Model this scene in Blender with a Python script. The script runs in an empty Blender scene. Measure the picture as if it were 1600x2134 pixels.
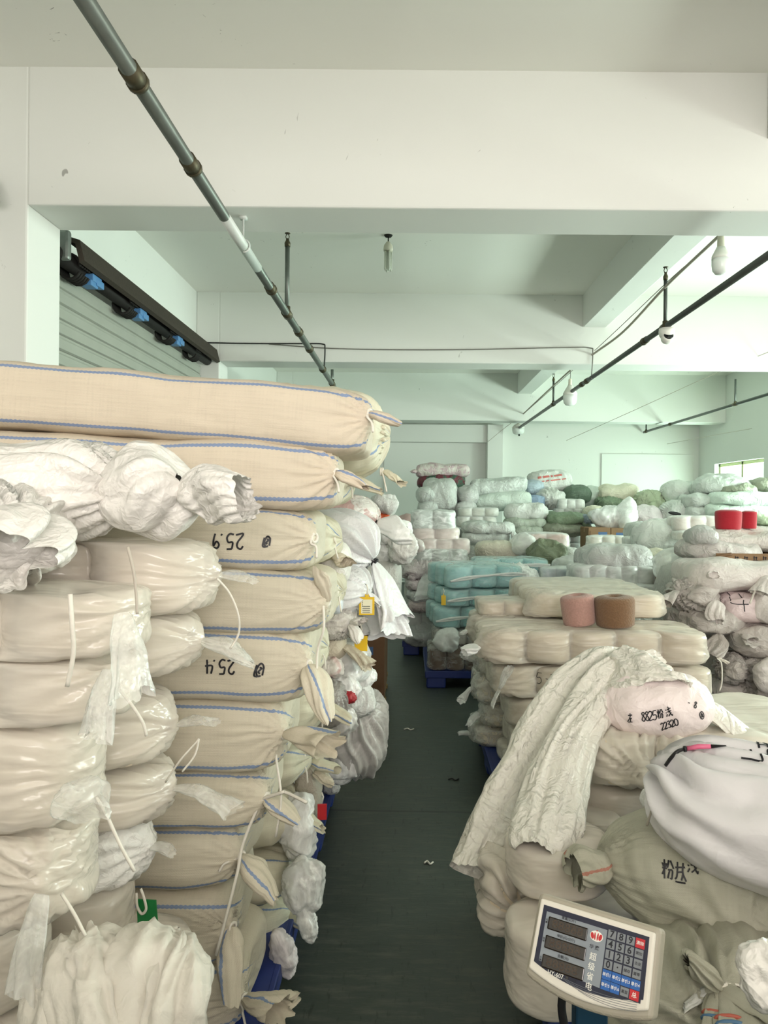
import bpy, bmesh, math, random
import numpy as np
from mathutils import Vector, Matrix, Euler
from mathutils.bvhtree import BVHTree

scene = bpy.context.scene
COL = scene.collection
random.seed(7)

# ------------------------------------------------------------------ camera
FPX, IW, IH = 1550.0, 1600.0, 2134.0
EYE = 1.60
OX, OY = 53.0, -17.0              # where the straight-ahead point sits, from the frame's centre
ROLL = math.radians(0.5)
cam_d = bpy.data.cameras.new('camera')
cam_d.sensor_fit = 'VERTICAL'
cam_d.sensor_height = 36.0
cam_d.lens = FPX / IH * 36.0
cam_d.shift_x = -OX / IH
cam_d.shift_y = OY / IH
cam_d.clip_start = 0.05
cam_d.clip_end = 100
cam = bpy.data.objects.new('camera', cam_d)
COL.objects.link(cam)
cam.matrix_world = Matrix.Translation((0, 0, EYE)) @ Matrix.Rotation(math.radians(90), 4, 'X') @ Matrix.Rotation(ROLL, 4, 'Z')
scene.camera = cam

# ------------------------------------------------------------------ world, lights, exposure
scene.view_settings.view_transform = 'Standard'
scene.view_settings.look = 'None'
scene.view_settings.gamma = 1.0
scene.view_settings.use_curve_mapping = False
scene.view_settings.exposure = 0.20
try:
    scene.cycles.use_denoising = True
    scene.cycles.max_bounces = 10
    scene.cycles.diffuse_bounces = 6
    scene.cycles.transparent_max_bounces = 16
    scene.cycles.sample_clamp_indirect = 6
except Exception:
    pass
world = bpy.data.worlds.new('daylight')
scene.world = world
world.use_nodes = True
bg = world.node_tree.nodes['Background']
bg.inputs['Color'].default_value = (0.80, 0.95, 0.88, 1)
bg.inputs['Strength'].default_value = 2.2

def area_light(name, loc, direction, sx, sy, power, color):
    l = bpy.data.lights.new(name, 'AREA')
    l.shape = 'RECTANGLE'; l.size = sx; l.size_y = sy; l.energy = power; l.color = color
    o = bpy.data.objects.new(name, l); COL.objects.link(o)
    o.location = loc
    o.rotation_euler = Vector(direction).to_track_quat('-Z', 'Y').to_euler()
    return o

# daylight falling in through the windows of the right-hand wall and the high window band behind the camera
WIN_R = [(12.4, 14.4), (8.3, 10.6), (4.6, 6.9), (0.9, 3.2)]       # depth ranges of the right wall's windows
WZ0, WZ1 = 1.35, 2.42
for k, (a, b) in enumerate(WIN_R):
    area_light('window_daylight', (6.12, (a + b) / 2, (WZ0 + WZ1) / 2), (-1, 0, 0.0), b - a, WZ1 - WZ0, (110, 330, 260, 150)[k], ((0.80, 1.0, 0.92), (0.86, 1.0, 0.96), (0.94, 1.0, 1.0), (1.0, 0.97, 0.96))[k])
area_light('high_window_daylight', (1.6, -4.2, 2.35), (0, 1, 0.75), 4.6, 1.7, 370, (1.0, 0.89, 0.845))

# ------------------------------------------------------------------ helpers
def at(px, py, Y):
    """the point of the room at depth Y that the photograph shows at pixel (px, py)"""
    xc = (px - IW / 2 - OX) / FPX; yc = -(py - IH / 2 - OY) / FPX
    c, s = math.cos(ROLL), math.sin(ROLL)
    return Vector(((c * xc - s * yc) * Y, Y, EYE + (s * xc + c * yc) * Y))

def col(h):
    h = h.lstrip('#')
    v = [int(h[i:i + 2], 16) / 255 for i in (0, 2, 4)]
    return tuple((x / 12.92 if x <= 0.04045 else ((x + 0.055) / 1.055) ** 2.4) for x in v) + (1.0,)

def rnd(seed):
    return np.random.default_rng(abs(int(seed)) + 11)

_G = np.array([(1,1,0),(-1,1,0),(1,-1,0),(-1,-1,0),(1,0,1),(-1,0,1),(1,0,-1),(-1,0,-1),(0,1,1),(0,-1,1),(0,1,-1),(0,-1,-1),(1,1,0),(-1,1,0),(0,-1,1),(0,-1,-1)], float)
_PERM = np.concatenate([np.random.default_rng(5).permutation(256)] * 2)

def pn(p):
    """gradient noise of an (..., 3) array, about -1..1"""
    f = np.floor(p); d = p - f
    i = f.astype(int) & 255
    w = d * d * d * (d * (d * 6 - 15) + 10)
    out = 0
    for a in (0, 1):
        for b in (0, 1):
            for c in (0, 1):
                h = _PERM[(_PERM[(_PERM[(i[..., 0] + a) & 255] + i[..., 1] + b) & 255] + i[..., 2] + c) & 255] & 15
                g = _G[h]
                v = g[..., 0] * (d[..., 0] - a) + g[..., 1] * (d[..., 1] - b) + g[..., 2] * (d[..., 2] - c)
                wx = w[..., 0] if a else 1 - w[..., 0]
                wy = w[..., 1] if b else 1 - w[..., 1]
                wz = w[..., 2] if c else 1 - w[..., 2]
                out = out + v * wx * wy * wz
    return out

def ridge(p, octaves=3):
    """sharp creases: 0 in the fields, towards 1 along the creases"""
    s, a, t = 0, 1.0, 0
    for k in range(octaves):
        s = s + a * np.clip(1 - 2.6 * np.abs(pn(p * (1.9 ** k) + 17.3 * k)), -0.4, 1); t += a; a *= 0.5
    return s / t

# ------------------------------------------------------------------ objects
def tag(o, label=None, cat=None, group=None, kind=None):
    if label: o['label'] = label
    if cat: o['category'] = cat
    if group: o['group'] = group
    if kind: o['kind'] = kind
    return o

def link(o, parent=None):
    COL.objects.link(o)
    if parent is not None: o.parent = parent
    return o

def thing(name, label, cat, loc, rot=(0, 0, 0), group=None):
    o = bpy.data.objects.new(name, None)
    o.empty_display_size = 0.05
    link(o); o.location = loc; o.rotation_euler = rot
    return tag(o, label, cat, group)

def mesh_obj(name, verts, faces, m, parent=None, smooth=True, uv=None):
    me = bpy.data.meshes.new(name)
    me.from_pydata([tuple(v) for v in verts], [], faces)
    if smooth: me.polygons.foreach_set('use_smooth', [True] * len(me.polygons))
    if uv is not None:
        ly = me.uv_layers.new(name='UVMap')
        li = np.empty(len(me.loops), int); me.loops.foreach_get('vertex_index', li)
        ly.data.foreach_set('uv', np.asarray(uv, float)[li].ravel())
    if m is not None: me.materials.append(m)
    me.update()
    return link(bpy.data.objects.new(name, me), parent)

class MB:
    """collects simple solids into one mesh"""
    def __init__(s): s.v, s.f = [], []
    def add(s, v, f):
        k = len(s.v); s.v += [tuple(x) for x in v]; s.f += [tuple(i + k for i in q) for q in f]
    def box(s, x0, x1, y0, y1, z0, z1, bev=0.0, M=None):
        bm = bmesh.new(); bmesh.ops.create_cube(bm, size=1.0)
        for v in bm.verts: v.co = Vector(((x0 + x1) / 2 + v.co.x * (x1 - x0), (y0 + y1) / 2 + v.co.y * (y1 - y0), (z0 + z1) / 2 + v.co.z * (z1 - z0)))
        if bev > 0: bmesh.ops.bevel(bm, geom=bm.edges[:], offset=bev, segments=2, affect='EDGES', profile=0.5)
        s.bm(bm, M)
    def bm(s, bm, M=None):
        bm.verts.index_update()
        s.add([(M @ v.co if M is not None else v.co) for v in bm.verts], [[v.index for v in f.verts] for f in bm.faces]); bm.free()
    def tube(s, pts, r, n=8, closed=False):
        pts = [Vector(p) for p in pts]; rs = r if isinstance(r, (list, tuple)) else [r] * len(pts)
        ring, up = [], None
        for i, p in enumerate(pts):
            a = pts[i - 1] if i > 0 or closed else p
            b = pts[(i + 1) % len(pts)] if i < len(pts) - 1 or closed else p
            d = (b - a).normalized()
            if up is None: up = d.orthogonal().normalized()
            up = (up - d * up.dot(d)); up = up.normalized() if up.length > 1e-6 else d.orthogonal().normalized()
            sd = d.cross(up)
            ring.append([p + (up * math.cos(2 * math.pi * k / n) + sd * math.sin(2 * math.pi * k / n)) * rs[i] for k in range(n)])
        v = [q for rg in ring for q in rg]; f = []
        m = len(pts)
        for i in range(m if closed else m - 1):
            j = (i + 1) % m
            for k in range(n): f.append((i * n + k, i * n + (k + 1) % n, j * n + (k + 1) % n, j * n + k))
        if not closed:
            f.append(tuple(range(n))[::-1]); f.append(tuple((m - 1) * n + k for k in range(n)))
        s.add(v, f)
    def lathe(s, prof, n=24, M=None):
        v, f = [], []
        for (r, z) in prof:
            for k in range(n):
                q = Vector((max(r, 1e-4) * math.cos(2 * math.pi * k / n), max(r, 1e-4) * math.sin(2 * math.pi * k / n), z))
                v.append(M @ q if M is not None else q)
        for i in range(len(prof) - 1):
            for k in range(n): f.append((i * n + k, i * n + (k + 1) % n, (i + 1) * n + (k + 1) % n, (i + 1) * n + k))
        f.append(tuple(range(n))[::-1]); f.append(tuple((len(prof) - 1) * n + k for k in range(n)))
        s.add(v, f)
    def build(s, name, m, parent=None, smooth=False):
        o = mesh_obj(name, s.v, s.f, m, parent, smooth)
        return o

def smooth_path(pts, n=10):
    """Catmull-Rom through the points"""
    P = [Vector(p) for p in pts]; P = [2 * P[0] - P[1]] + P + [2 * P[-1] - P[-2]]
    out = []
    for i in range(1, len(P) - 2):
        for k in range(n):
            t = k / n
            a, b, c, d = P[i - 1], P[i], P[i + 1], P[i + 2]
            out.append(0.5 * ((2 * b) + (c - a) * t + (2 * a - 5 * b + 4 * c - d) * t * t + (3 * b - a - 3 * c + d) * t ** 3))
    return out + [P[-2]]

# ------------------------------------------------------------------ materials (all procedural)
_MATS = {}
def new_mat(name):
    m = bpy.data.materials.new(name); m.use_nodes = True
    nt = m.node_tree; nt.nodes.clear()
    return m, nt, nt.nodes.new, nt.links.new

def principled(nt, base, rough, **kw):
    b = nt.nodes.new('ShaderNodeBsdfPrincipled')
    if isinstance(base, tuple): b.inputs['Base Color'].default_value = base
    else: nt.links.new(base, b.inputs['Base Color'])
    if isinstance(rough, (int, float)): b.inputs['Roughness'].default_value = rough
    else: nt.links.new(rough, b.inputs['Roughness'])
    for k, v in kw.items():
        b.inputs[k.replace('_', ' ')].default_value = v
    return b

def math_node(nt, op, a, b=None, c=None, clamp=False):
    n = nt.nodes.new('ShaderNodeMath'); n.operation = op; n.use_clamp = clamp
    for i, x in enumerate((a, b, c)):
        if x is None: continue
        if isinstance(x, (int, float)): n.inputs[i].default_value = x
        else: nt.links.new(x, n.inputs[i])
    return n.outputs[0]

def mix_col(nt, fac, a, b):
    n = nt.nodes.new('ShaderNodeMix'); n.data_type = 'RGBA'
    for i, x in ((0, fac), (6, a), (7, b)):
        if isinstance(x, (int, float, tuple)): n.inputs[i].default_value = x
        else: nt.links.new(x, n.inputs[i])
    return n.outputs[2]

def noise(nt, vec, scale, detail=4, rough=0.55, dist=0.0):
    n = nt.nodes.new('ShaderNodeTexNoise')
    n.inputs['Scale'].default_value = scale; n.inputs['Detail'].default_value = detail
    n.inputs['Roughness'].default_value = rough; n.inputs['Distortion'].default_value = dist
    if vec is not None: nt.links.new(vec, n.inputs['Vector'])
    return n.outputs['Fac']

def ramp(nt, fac, stops):
    n = nt.nodes.new('ShaderNodeValToRGB')
    e = n.color_ramp.elements
    while len(e) < len(stops): e.new(0.5)
    for q, (p, c) in zip(e, stops):
        q.position = p; q.color = c if isinstance(c, tuple) else (c, c, c, 1)
    nt.links.new(fac, n.inputs['Fac'])
    return n.outputs['Color']

def coords(nt, which='Object', scale=(1, 1, 1)):
    c = nt.nodes.new('ShaderNodeTexCoord'); mp = nt.nodes.new('ShaderNodeMapping')
    mp.inputs['Scale'].default_value = scale
    nt.links.new(c.outputs[which], mp.inputs['Vector'])
    return mp.outputs['Vector']

def bump(nt, height, strength, dist=0.01):
    n = nt.nodes.new('ShaderNodeBump'); n.inputs['Strength'].default_value = strength; n.inputs['Distance'].default_value = dist
    nt.links.new(height, n.inputs['Height'])
    return n.outputs['Normal']

def finish(m, nt, shader, normal=None):
    o = nt.nodes.new('ShaderNodeOutputMaterial'); nt.links.new(shader, o.inputs['Surface'])
    if normal is not None:
        for n in nt.nodes:
            if n.type == 'BSDF_PRINCIPLED': nt.links.new(normal, n.inputs['Normal'])
    return m

def plain(name, c, rough=0.5, metallic=0.0, var=0.0, bumps=0.0, scale=30.0):
    key = ('plain', name)
    if key in _MATS: return _MATS[key]
    m, nt, N, L = new_mat(name)
    base = c
    if var or bumps:
        f = noise(nt, coords(nt), scale)
        if var: base = mix_col(nt, math_node(nt, 'MULTIPLY', f, var), c, tuple(x * 0.35 for x in c[:3]) + (1,))
    b = principled(nt, base, rough, Metallic=metallic)
    finish(m, nt, b.outputs[0], bump(nt, f, bumps, 0.004) if bumps else None)
    _MATS[key] = m
    return m

def cloth(name, c, rough=0.55, crinkle=0.35, scale=22.0, patch=None, sheen=0.0, glow=0.0):
    """sheet plastic or cloth of a bag: colour, faint mottling, small crinkles"""
    key = ('cloth', name)
    if key in _MATS: return _MATS[key]
    m, nt, N, L = new_mat(name)
    v = coords(nt)
    f1 = noise(nt, v, 3.5, 3)
    base = mix_col(nt, math_node(nt, 'MULTIPLY', f1, 0.30), c, tuple(x * 0.72 for x in c[:3]) + (1,))
    if patch:
        f2 = noise(nt, v, patch[1], 2, 0.5, 0.6)
        base = mix_col(nt, ramp(nt, f2, [(0.47, 0.0), (0.56, 1.0)]), base, patch[0])
    b = principled(nt, base, rough)
    w1 = noise(nt, v, scale * .6, 3, 0.5, 0.9)
    w2 = noise(nt, v, scale * 1.9, 3, 0.5, 0.6)
    r1 = ramp(nt, math_node(nt, 'ABSOLUTE', math_node(nt, 'SUBTRACT', w1, 0.5)), [(0.0, 1.0), (0.10, 0.0)])
    r2 = ramp(nt, math_node(nt, 'ABSOLUTE', math_node(nt, 'SUBTRACT', w2, 0.5)), [(0.0, 1.0), (0.12, 0.0)])
    hgt = math_node(nt, 'ADD', math_node(nt, 'MULTIPLY', r1, 1.0), math_node(nt, 'MULTIPLY_ADD', r2, 0.4, math_node(nt, 'MULTIPLY', w1, 2.0)))
    finish(m, nt, b.outputs[0], bump(nt, hgt, min(1.0, crinkle * 0.8), 0.010))
    _MATS[key] = m
    return m

def woven(name, c, stripes=(), stripe_col=None, grime=0.25):
    """woven polypropylene sack: UV in metres (along, around); stripes = centres around the girth"""
    key = ('woven', name)
    if key in _MATS: return _MATS[key]
    m, nt, N, L = new_mat(name)
    uvn = N('ShaderNodeUVMap'); sep = N('ShaderNodeSeparateXYZ'); L(uvn.outputs[0], sep.inputs[0])
    U, V = sep.outputs[0], sep.outputs[1]
    wa = math_node(nt, 'SINE', math_node(nt, 'MULTIPLY', U, 2 * math.pi / 0.0042))
    wb = math_node(nt, 'SINE', math_node(nt, 'MULTIPLY', V, 2 * math.pi / 0.0042))
    weave = math_node(nt, 'MULTIPLY', wa, wb)
    mp = N('ShaderNodeMapping'); mp.inputs['Scale'].default_value = (6, 160, 1); L(uvn.outputs[0], mp.inputs['Vector'])
    mp2 = N('ShaderNodeMapping'); mp2.inputs['Scale'].default_value = (140, 5, 1); L(uvn.outputs[0], mp2.inputs['Vector'])
    t1 = noise(nt, mp.outputs[0], 1.0, 3); t2 = noise(nt, mp2.outputs[0], 1.0, 3)
    thr = math_node(nt, 'ADD', t1, t2)
    base = mix_col(nt, ramp(nt, thr, [(0.72, 0.0), (1.25, 1.0)]), tuple(x * 0.95 for x in c[:3]) + (1,), tuple(min(1, x * 1.03) for x in c[:3]) + (1,))
    gr = noise(nt, coords(nt), 2.6, 5, 0.6)
    base = mix_col(nt, math_node(nt, 'MULTIPLY', ramp(nt, gr, [(0.35, 0.0), (0.75, 1.0)]), grime), base, tuple(x * 0.62 for x in c[:3]) + (1,))
    for s in stripes:
        d = math_node(nt, 'ABSOLUTE', math_node(nt, 'SUBTRACT', V, s))
        zig = math_node(nt, 'MULTIPLY', math_node(nt, 'PINGPONG', U, 0.006), 0.35)
        inside = math_node(nt, 'LESS_THAN', math_node(nt, 'ADD', d, zig), 0.0058)
        dash = math_node(nt, 'MULTIPLY_ADD', weave, 0.18, 0.80)
        base = mix_col(nt, math_node(nt, 'MULTIPLY', inside, dash), base, stripe_col or col('#5f7fae'))
    b = principled(nt, base, 0.62)
    h = math_node(nt, 'ADD', math_node(nt, 'MULTIPLY', weave, 0.10), math_node(nt, 'MULTIPLY', t1, 1.0))
    finish(m, nt, b.outputs[0], bump(nt, h, 0.35, 0.004))
    _MATS[key] = m
    return m

def film(name, c=(0.90, 0.90, 0.87, 1), base_fac=0.22, streak=0.45, rough=0.24, scale=(3, 14, 14), soft=0.07, detail=5):
    """clear packing film, whiter where it is creased and where it is seen edge-on"""
    key = ('film', name)
    if key in _MATS: return _MATS[key]
    m, nt, N, L = new_mat(name)
    v = coords(nt, 'Object', scale)
    w = noise(nt, v, 1.6, detail, 0.55, 0.5)
    rid = ramp(nt, math_node(nt, 'ABSOLUTE', math_node(nt, 'SUBTRACT', w, 0.5)), [(0.0, 1.0), (soft, 0.0)])
    lw = N('ShaderNodeLayerWeight'); lw.inputs['Blend'].default_value = 0.35
    fac = math_node(nt, 'ADD', base_fac, math_node(nt, 'MULTIPLY', rid, streak))
    fac = math_node(nt, 'ADD', fac, math_node(nt, 'MULTIPLY', lw.outputs['Facing'], 0.30), clamp=True)
    b = principled(nt, c, rough)
    b.inputs['Specular IOR Level'].default_value = 0.6
    nr = bump(nt, w, 0.35, 0.05); L(nr, b.inputs['Normal'])
    tr = N('ShaderNodeBsdfTransparent'); tr.inputs['Color'].default_value = (0.97, 0.97, 0.96, 1)
    mx = N('ShaderNodeMixShader'); L(fac, mx.inputs[0]); L(tr.outputs[0], mx.inputs[1]); L(b.outputs[0], mx.inputs[2])
    finish(m, nt, mx.outputs[0])
    _MATS[key] = m
    return m

def yarn(name, c, fuzz=False):
    key = ('yarn', name)
    if key in _MATS: return _MATS[key]
    m, nt, N, L = new_mat(name)
    v = coords(nt, 'Object', (14, 14, 130))
    f = noise(nt, v, 2.0, 4, 0.7)
    g = noise(nt, coords(nt), 95 if fuzz else 260, 3, 0.7)
    if fuzz: f = math_node(nt, 'MULTIPLY_ADD', g, 0.9, math_node(nt, 'MULTIPLY', f, 0.35), clamp=True)
    base = mix_col(nt, f, tuple(x * (0.62 if fuzz else 0.90) for x in c[:3]) + (1,), tuple(min(1, x * (1.25 if fuzz else 1.05)) for x in c[:3]) + (1,))
    b = principled(nt, base, 0.9)
    b.inputs['Sheen Weight'].default_value = 0.25
    h = math_node(nt, 'ADD', math_node(nt, 'MULTIPLY', f, 0.6), math_node(nt, 'MULTIPLY', g, 0.4))
    finish(m, nt, b.outputs[0], bump(nt, h, 1.0 if fuzz else 0.5, 0.006 if fuzz else 0.004))
    _MATS[key] = m
    return m
# ------------------------------------------------------------------ soft goods: sacks, film packs, tails, ties
def grid_faces(nu, nv, wrap=True):
    i = np.arange(nu - 1)[:, None]; j = np.arange(nv if wrap else nv - 1)[None, :]
    j2 = (j + 1) % nv
    f = np.stack([i * nv + j, i * nv + j2, (i + 1) * nv + j2, (i + 1) * nv + j], -1)
    return f.reshape(-1, 4).tolist()

def grid_normals(P, wrap=True):
    du = np.gradient(P, axis=0)
    dv = (np.roll(P, -1, 1) - np.roll(P, 1, 1)) if wrap else np.gradient(P, axis=1)
    n = np.cross(du, dv)
    n /= np.maximum(np.linalg.norm(n, axis=-1, keepdims=True), 1e-9)
    return n

def folds(ang, seed, kmin=7, kmax=24, m=6):
    """an irregular run of pleats around a neck, -1..1, with sharp valleys"""
    r = rnd(seed); s = 0
    for k in range(m):
        s = s + np.abs(np.sin(ang * (int(r.integers(kmin, kmax)) / 2.0 * 2) / 2 + r.uniform(0, 6.28))) * r.uniform(0.5, 1.0)
    s = s / m
    return (s - s.mean()) * 4.0

def shape_surface(P, seed, lump=(0.012, 5), crease=None, crumple=None, knots=(), bend=None):
    """push a smooth base surface about: lumps, creases, crumples and the pleats that run into each knot"""
    N = grid_normals(P)
    c = P.reshape(-1, 3).mean(0)
    if np.sum(N * (P - c)) < 0: N = -N
    off = rnd(seed).uniform(0, 80, 3)
    d = np.zeros(P.shape[:2])
    if lump: d += lump[0] * pn(P * lump[1] + off) + 0.4 * lump[0] * pn(P * lump[1] * 2.3 + off + 9)
    if crease:
        q = P * np.array(crease[2]) * crease[1]
        d += crease[0] * ridge(q + off)
    if crumple:
        q = P * crumple[1] + off
        q = q + 0.5 * np.stack([pn(q + 3), pn(q + 7), pn(q + 13)], -1)
        d += crumple[0] * ridge(q, 4)
    shift = np.zeros_like(P)
    for i, k in enumerate(knots):
        K = np.array(k['pos'], float); n = np.array(k['n'], float); n /= np.linalg.norm(n)
        a = np.array((0, 0, 1.0)) if abs(n[2]) < 0.8 else np.array((1.0, 0, 0))
        e1 = np.cross(a, n); e1 /= np.linalg.norm(e1); e2 = np.cross(n, e1)
        D = P - K; dist = np.linalg.norm(D, axis=-1)
        ang = np.arctan2(D @ e2, D @ e1)
        lam = k.get('lam', 0.12)
        wob = ang + 0.25 * pn(P * 6 + off)
        d += 1.25 * k.get('amp', 0.10) * np.minimum(dist, lam) * np.exp(-dist / lam) * folds(wob, seed + 31 * i + 5, k.get('kmin', 9), k.get('kmax', 30), 3)
        side = np.clip((N @ n) * 1.4, 0, 1)
        shift += n * (k.get('pull', 0.02) * np.exp(-(dist / k.get('pw', 0.06)) ** 2) * side)[..., None]
    return P + N * d[..., None] + shift

def sack_grid(L, W, H, n=3.0, p=4.0, nu=64, nv=64, taper=(1, 1), dense=(0, 0)):
    """long soft body along X: superellipse girth, rounded ends; returns points and UV in metres"""
    t = np.linspace(0.0008, math.pi - 0.0008, 3000)
    x = -np.sign(np.cos(t)) * np.abs(np.cos(t)) ** (2 / p) * L / 2
    r = np.abs(np.sin(t)) ** (2 / p)
    arc = np.concatenate([[0], np.cumsum(np.hypot(np.diff(x), np.diff(r) * (W + H) / 3.2))])
    tt = np.linspace(0, 1, 2000); wd = 1 + dense[0] * np.exp(-(tt / .16) ** 2) + dense[1] * np.exp(-((1 - tt) / .16) ** 2)
    cw = np.cumsum(wd); cw = (cw - cw[0]) / (cw[-1] - cw[0])
    s = arc[-1] * np.interp(np.linspace(0, 1, nu), cw, tt)
    x = np.interp(s, arc, x); r = np.maximum(np.interp(s, arc, r), 0.02)
    tp = np.interp(x, [-L / 2, L / 2], taper)
    v = np.linspace(0, 2 * math.pi, 1600, endpoint=True)
    rad = (np.abs(np.cos(v)) ** n + np.abs(np.sin(v)) ** n) ** (-1 / n)
    y = -W / 2 * rad * np.cos(v); z = H / 2 * rad * np.sin(v)
    pa = np.concatenate([[0], np.cumsum(np.hypot(np.diff(y), np.diff(z)))])
    q = np.linspace(0, pa[-1], nv, endpoint=False)
    y = np.interp(q, pa, y); z = np.interp(q, pa, z)
    P = np.stack([np.repeat(x[:, None], nv, 1), np.outer(r * tp, y), np.outer(r * tp, z)], -1)
    V = np.where(q > pa[-1] / 2, q - pa[-1], q)
    UV = np.stack([np.repeat(s[:, None], nv, 1), np.repeat(V[None, :], nu, 0)], -1)
    return P, UV

def pack_grid(a, b, H, R, nx, ny, p=7.0, nu=40, nv=160, scal=0.32):
    """film stretched round a block of nx x ny yarn cones: scalloped outline, softly rounded top and bottom edge"""
    pts = []
    m = 2400
    rc = min(R, a, b)
    segs = [('x', -1), ('c', 0), ('y', 1), ('c', 1), ('x', 1), ('c', 2), ('y', -1), ('c', 3)]
    lx, ly, lc = 2 * (a - rc), 2 * (b - rc), rc * math.pi / 2
    tot = 2 * lx + 2 * ly + 4 * lc
    def edge(t, ln, cnt):                                       # inset between two cones
        k = np.abs(((t / (2 * R)) % 1.0) - 0.5) * 2 if cnt > 1 else np.zeros_like(t)
        return scal * R * (1 - np.sqrt(np.maximum(1 - np.clip(k, 0, 0.97) ** 2, 0)))
    out = []
    n = lambda L_: max(2, int(m * L_ / tot))
    # front (-y) left to right, right side, back, left side
    t = np.linspace(0, lx, n(lx), endpoint=False); out.append(np.stack([-a + rc + t, -b + edge(t + rc, lx, nx)], -1))
    th = np.linspace(-math.pi / 2, 0, n(lc), endpoint=False); out.append(np.stack([a - rc + rc * np.cos(th), -b + rc + rc * np.sin(th)], -1))
    t = np.linspace(0, ly, n(ly), endpoint=False); out.append(np.stack([a - edge(t + rc, ly, ny), -b + rc + t], -1))
    th = np.linspace(0, math.pi / 2, n(lc), endpoint=False); out.append(np.stack([a - rc + rc * np.cos(th), b - rc + rc * np.sin(th)], -1))
    t = np.linspace(0, lx, n(lx), endpoint=False); out.append(np.stack([a - rc - t, b - edge(t + rc, lx, nx)], -1))
    th = np.linspace(math.pi / 2, math.pi, n(lc), endpoint=False); out.append(np.stack([-a + rc + rc * np.cos(th), b - rc + rc * np.sin(th)], -1))
    t = np.linspace(0, ly, n(ly), endpoint=False); out.append(np.stack([-a + edge(t + rc, ly, ny), b - rc - t], -1))
    th = np.linspace(math.pi, 1.5 * math.pi, n(lc), endpoint=False); out.append(np.stack([-a + rc + rc * np.cos(th), -b + rc + rc * np.sin(th)], -1))
    o = np.concatenate(out)
    oc = np.concatenate([o, o[:1]])
    arc = np.concatenate([[0], np.cumsum(np.hypot(*np.diff(oc, axis=0).T))])
    q = np.linspace(0, arc[-1], nv, endpoint=False)
    ox = np.interp(q, arc, oc[:, 0]); oy = np.interp(q, arc, oc[:, 1])
    t = np.linspace(0.002, math.pi - 0.002, 2000)
    k = np.abs(np.sin(t)) ** (2 / p); z = np.sign(np.cos(t)) * np.abs(np.cos(t)) ** (2 / p) * H / 2
    ar = np.concatenate([[0], np.cumsum(np.hypot(np.diff(k) * min(a, b), np.diff(z)))])
    s = np.linspace(0, ar[-1], nu)
    k = np.maximum(np.interp(s, ar, k), 0.01); z = np.interp(s, ar, z)
    P = np.stack([np.outer(k, ox), np.outer(k, oy), np.repeat(z[:, None], nv, 1)], -1)
    UV = np.stack([np.repeat(q[None, :], nu, 0), np.repeat(s[:, None], nv, 1)], -1)
    return P, UV

def grid_obj(name, P, UV, m, parent=None, cap=True, wrap=True):
    nu, nv = P.shape[:2]
    V = P.reshape(-1, 3); F = grid_faces(nu, nv, wrap); uv = UV.reshape(-1, 2)
    if cap:
        V = np.concatenate([V, P[0].mean(0)[None], P[-1].mean(0)[None]]); uv = np.concatenate([uv, UV[0, :1], UV[-1, :1]])
        k = nu * nv
        F += [[j, k, (j + 1) % nv] for j in range(nv)][::1]
        F += [[(nu - 1) * nv + j, (nu - 1) * nv + (j + 1) % nv, k + 1] for j in range(nv)]
    N = grid_normals(P, wrap); c = P.reshape(-1, 3).mean(0)
    if np.sum(N * (P - c)) < 0 or True:
        pass
    o = mesh_obj(name, V, F, m, parent, True, uv)
    return o

def frame_of(d, up=(0, 0, 1)):
    x = Vector(d).normalized(); u = Vector(up)
    if abs(x.dot(u)) > 0.95: u = Vector((0, 1, 0))
    y = u.cross(x).normalized(); z = x.cross(y)
    return Matrix((x, y, z)).transposed()

def tail(name, parent, pos, d, Lt, r0, r1, m, seed=0, mode='flare', flat=0.6, droop=0.0, nu=22, nv=56, rough=0.28, label=None, kmax=10):
    """the loose mouth of a tied sack: a pleated sleeve that flares (flare), swells and shuts (leaf) or bunches up (rosette)"""
    r = rnd(seed)
    u = np.linspace(0, 1, nu)[:, None]; v = np.linspace(0, 2 * math.pi, nv, endpoint=False)[None, :]
    if mode == 'leaf': R = r0 + (r1 - r0) * np.sin(np.pi * np.clip(u, 0, 1) ** 0.75) ** 0.9 + 0.15 * r1 * u
    elif mode == 'puff': R = r0 + (r1 - r0) * np.sin(np.pi * u) ** 0.55
    elif mode == 'rosette': R = r0 + (r1 - r0) * np.sin(np.pi * np.clip(u * 0.80, 0, 1)) ** 0.6
    else: R = r0 + (r1 - r0) * u ** 0.65
    f = folds(v + 0.5 * np.sin(3 * u + r.uniform(0, 6)), seed + 3, 3, kmax, 3) * 0.8
    R = R * (1 + rough * f * (0.5 + 0.5 * u))
    y = R * np.cos(v); z = R * np.sin(v) * flat
    x = np.repeat(u * Lt, nv, 1) * (1 + 0.05 * f * u ** 2 + 0.10 * np.sin(v + r.uniform(0, 6)) * u)
    y = y * np.ones_like(x); z = z * np.ones_like(x)
    P = np.stack([x, y, z], -1)
    off = r.uniform(0, 50, 3)
    fr = 0.6 / max(r1, 0.02)
    amp = r1 * (0.38 if mode == 'rosette' else 0.20) * np.clip(u * 3, 0, 1)
    q = P * fr + off
    q = q + 0.4 * np.stack([pn(q + 5), pn(q + 11), pn(q + 23)], -1)
    dd = np.stack([pn(q), pn(q + 31), pn(q + 57)], -1) * 1.2 + np.stack([ridge(q * 1.5, 2)] * 3, -1) * 0.15
    P = P + dd * amp[..., None]
    M = frame_of(d)
    Pw = P @ np.array(M).T
    Pw[..., 2] -= droop * Lt * (u ** 1.8)
    Pw += np.array(pos)
    UV = np.stack([np.repeat(u * Lt, nv, 1), np.repeat(v * r1, nu, 0)], -1)
    o = grid_obj(name, Pw, UV, m, parent, cap=False)
    if label: o['label'] = label
    return o

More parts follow.
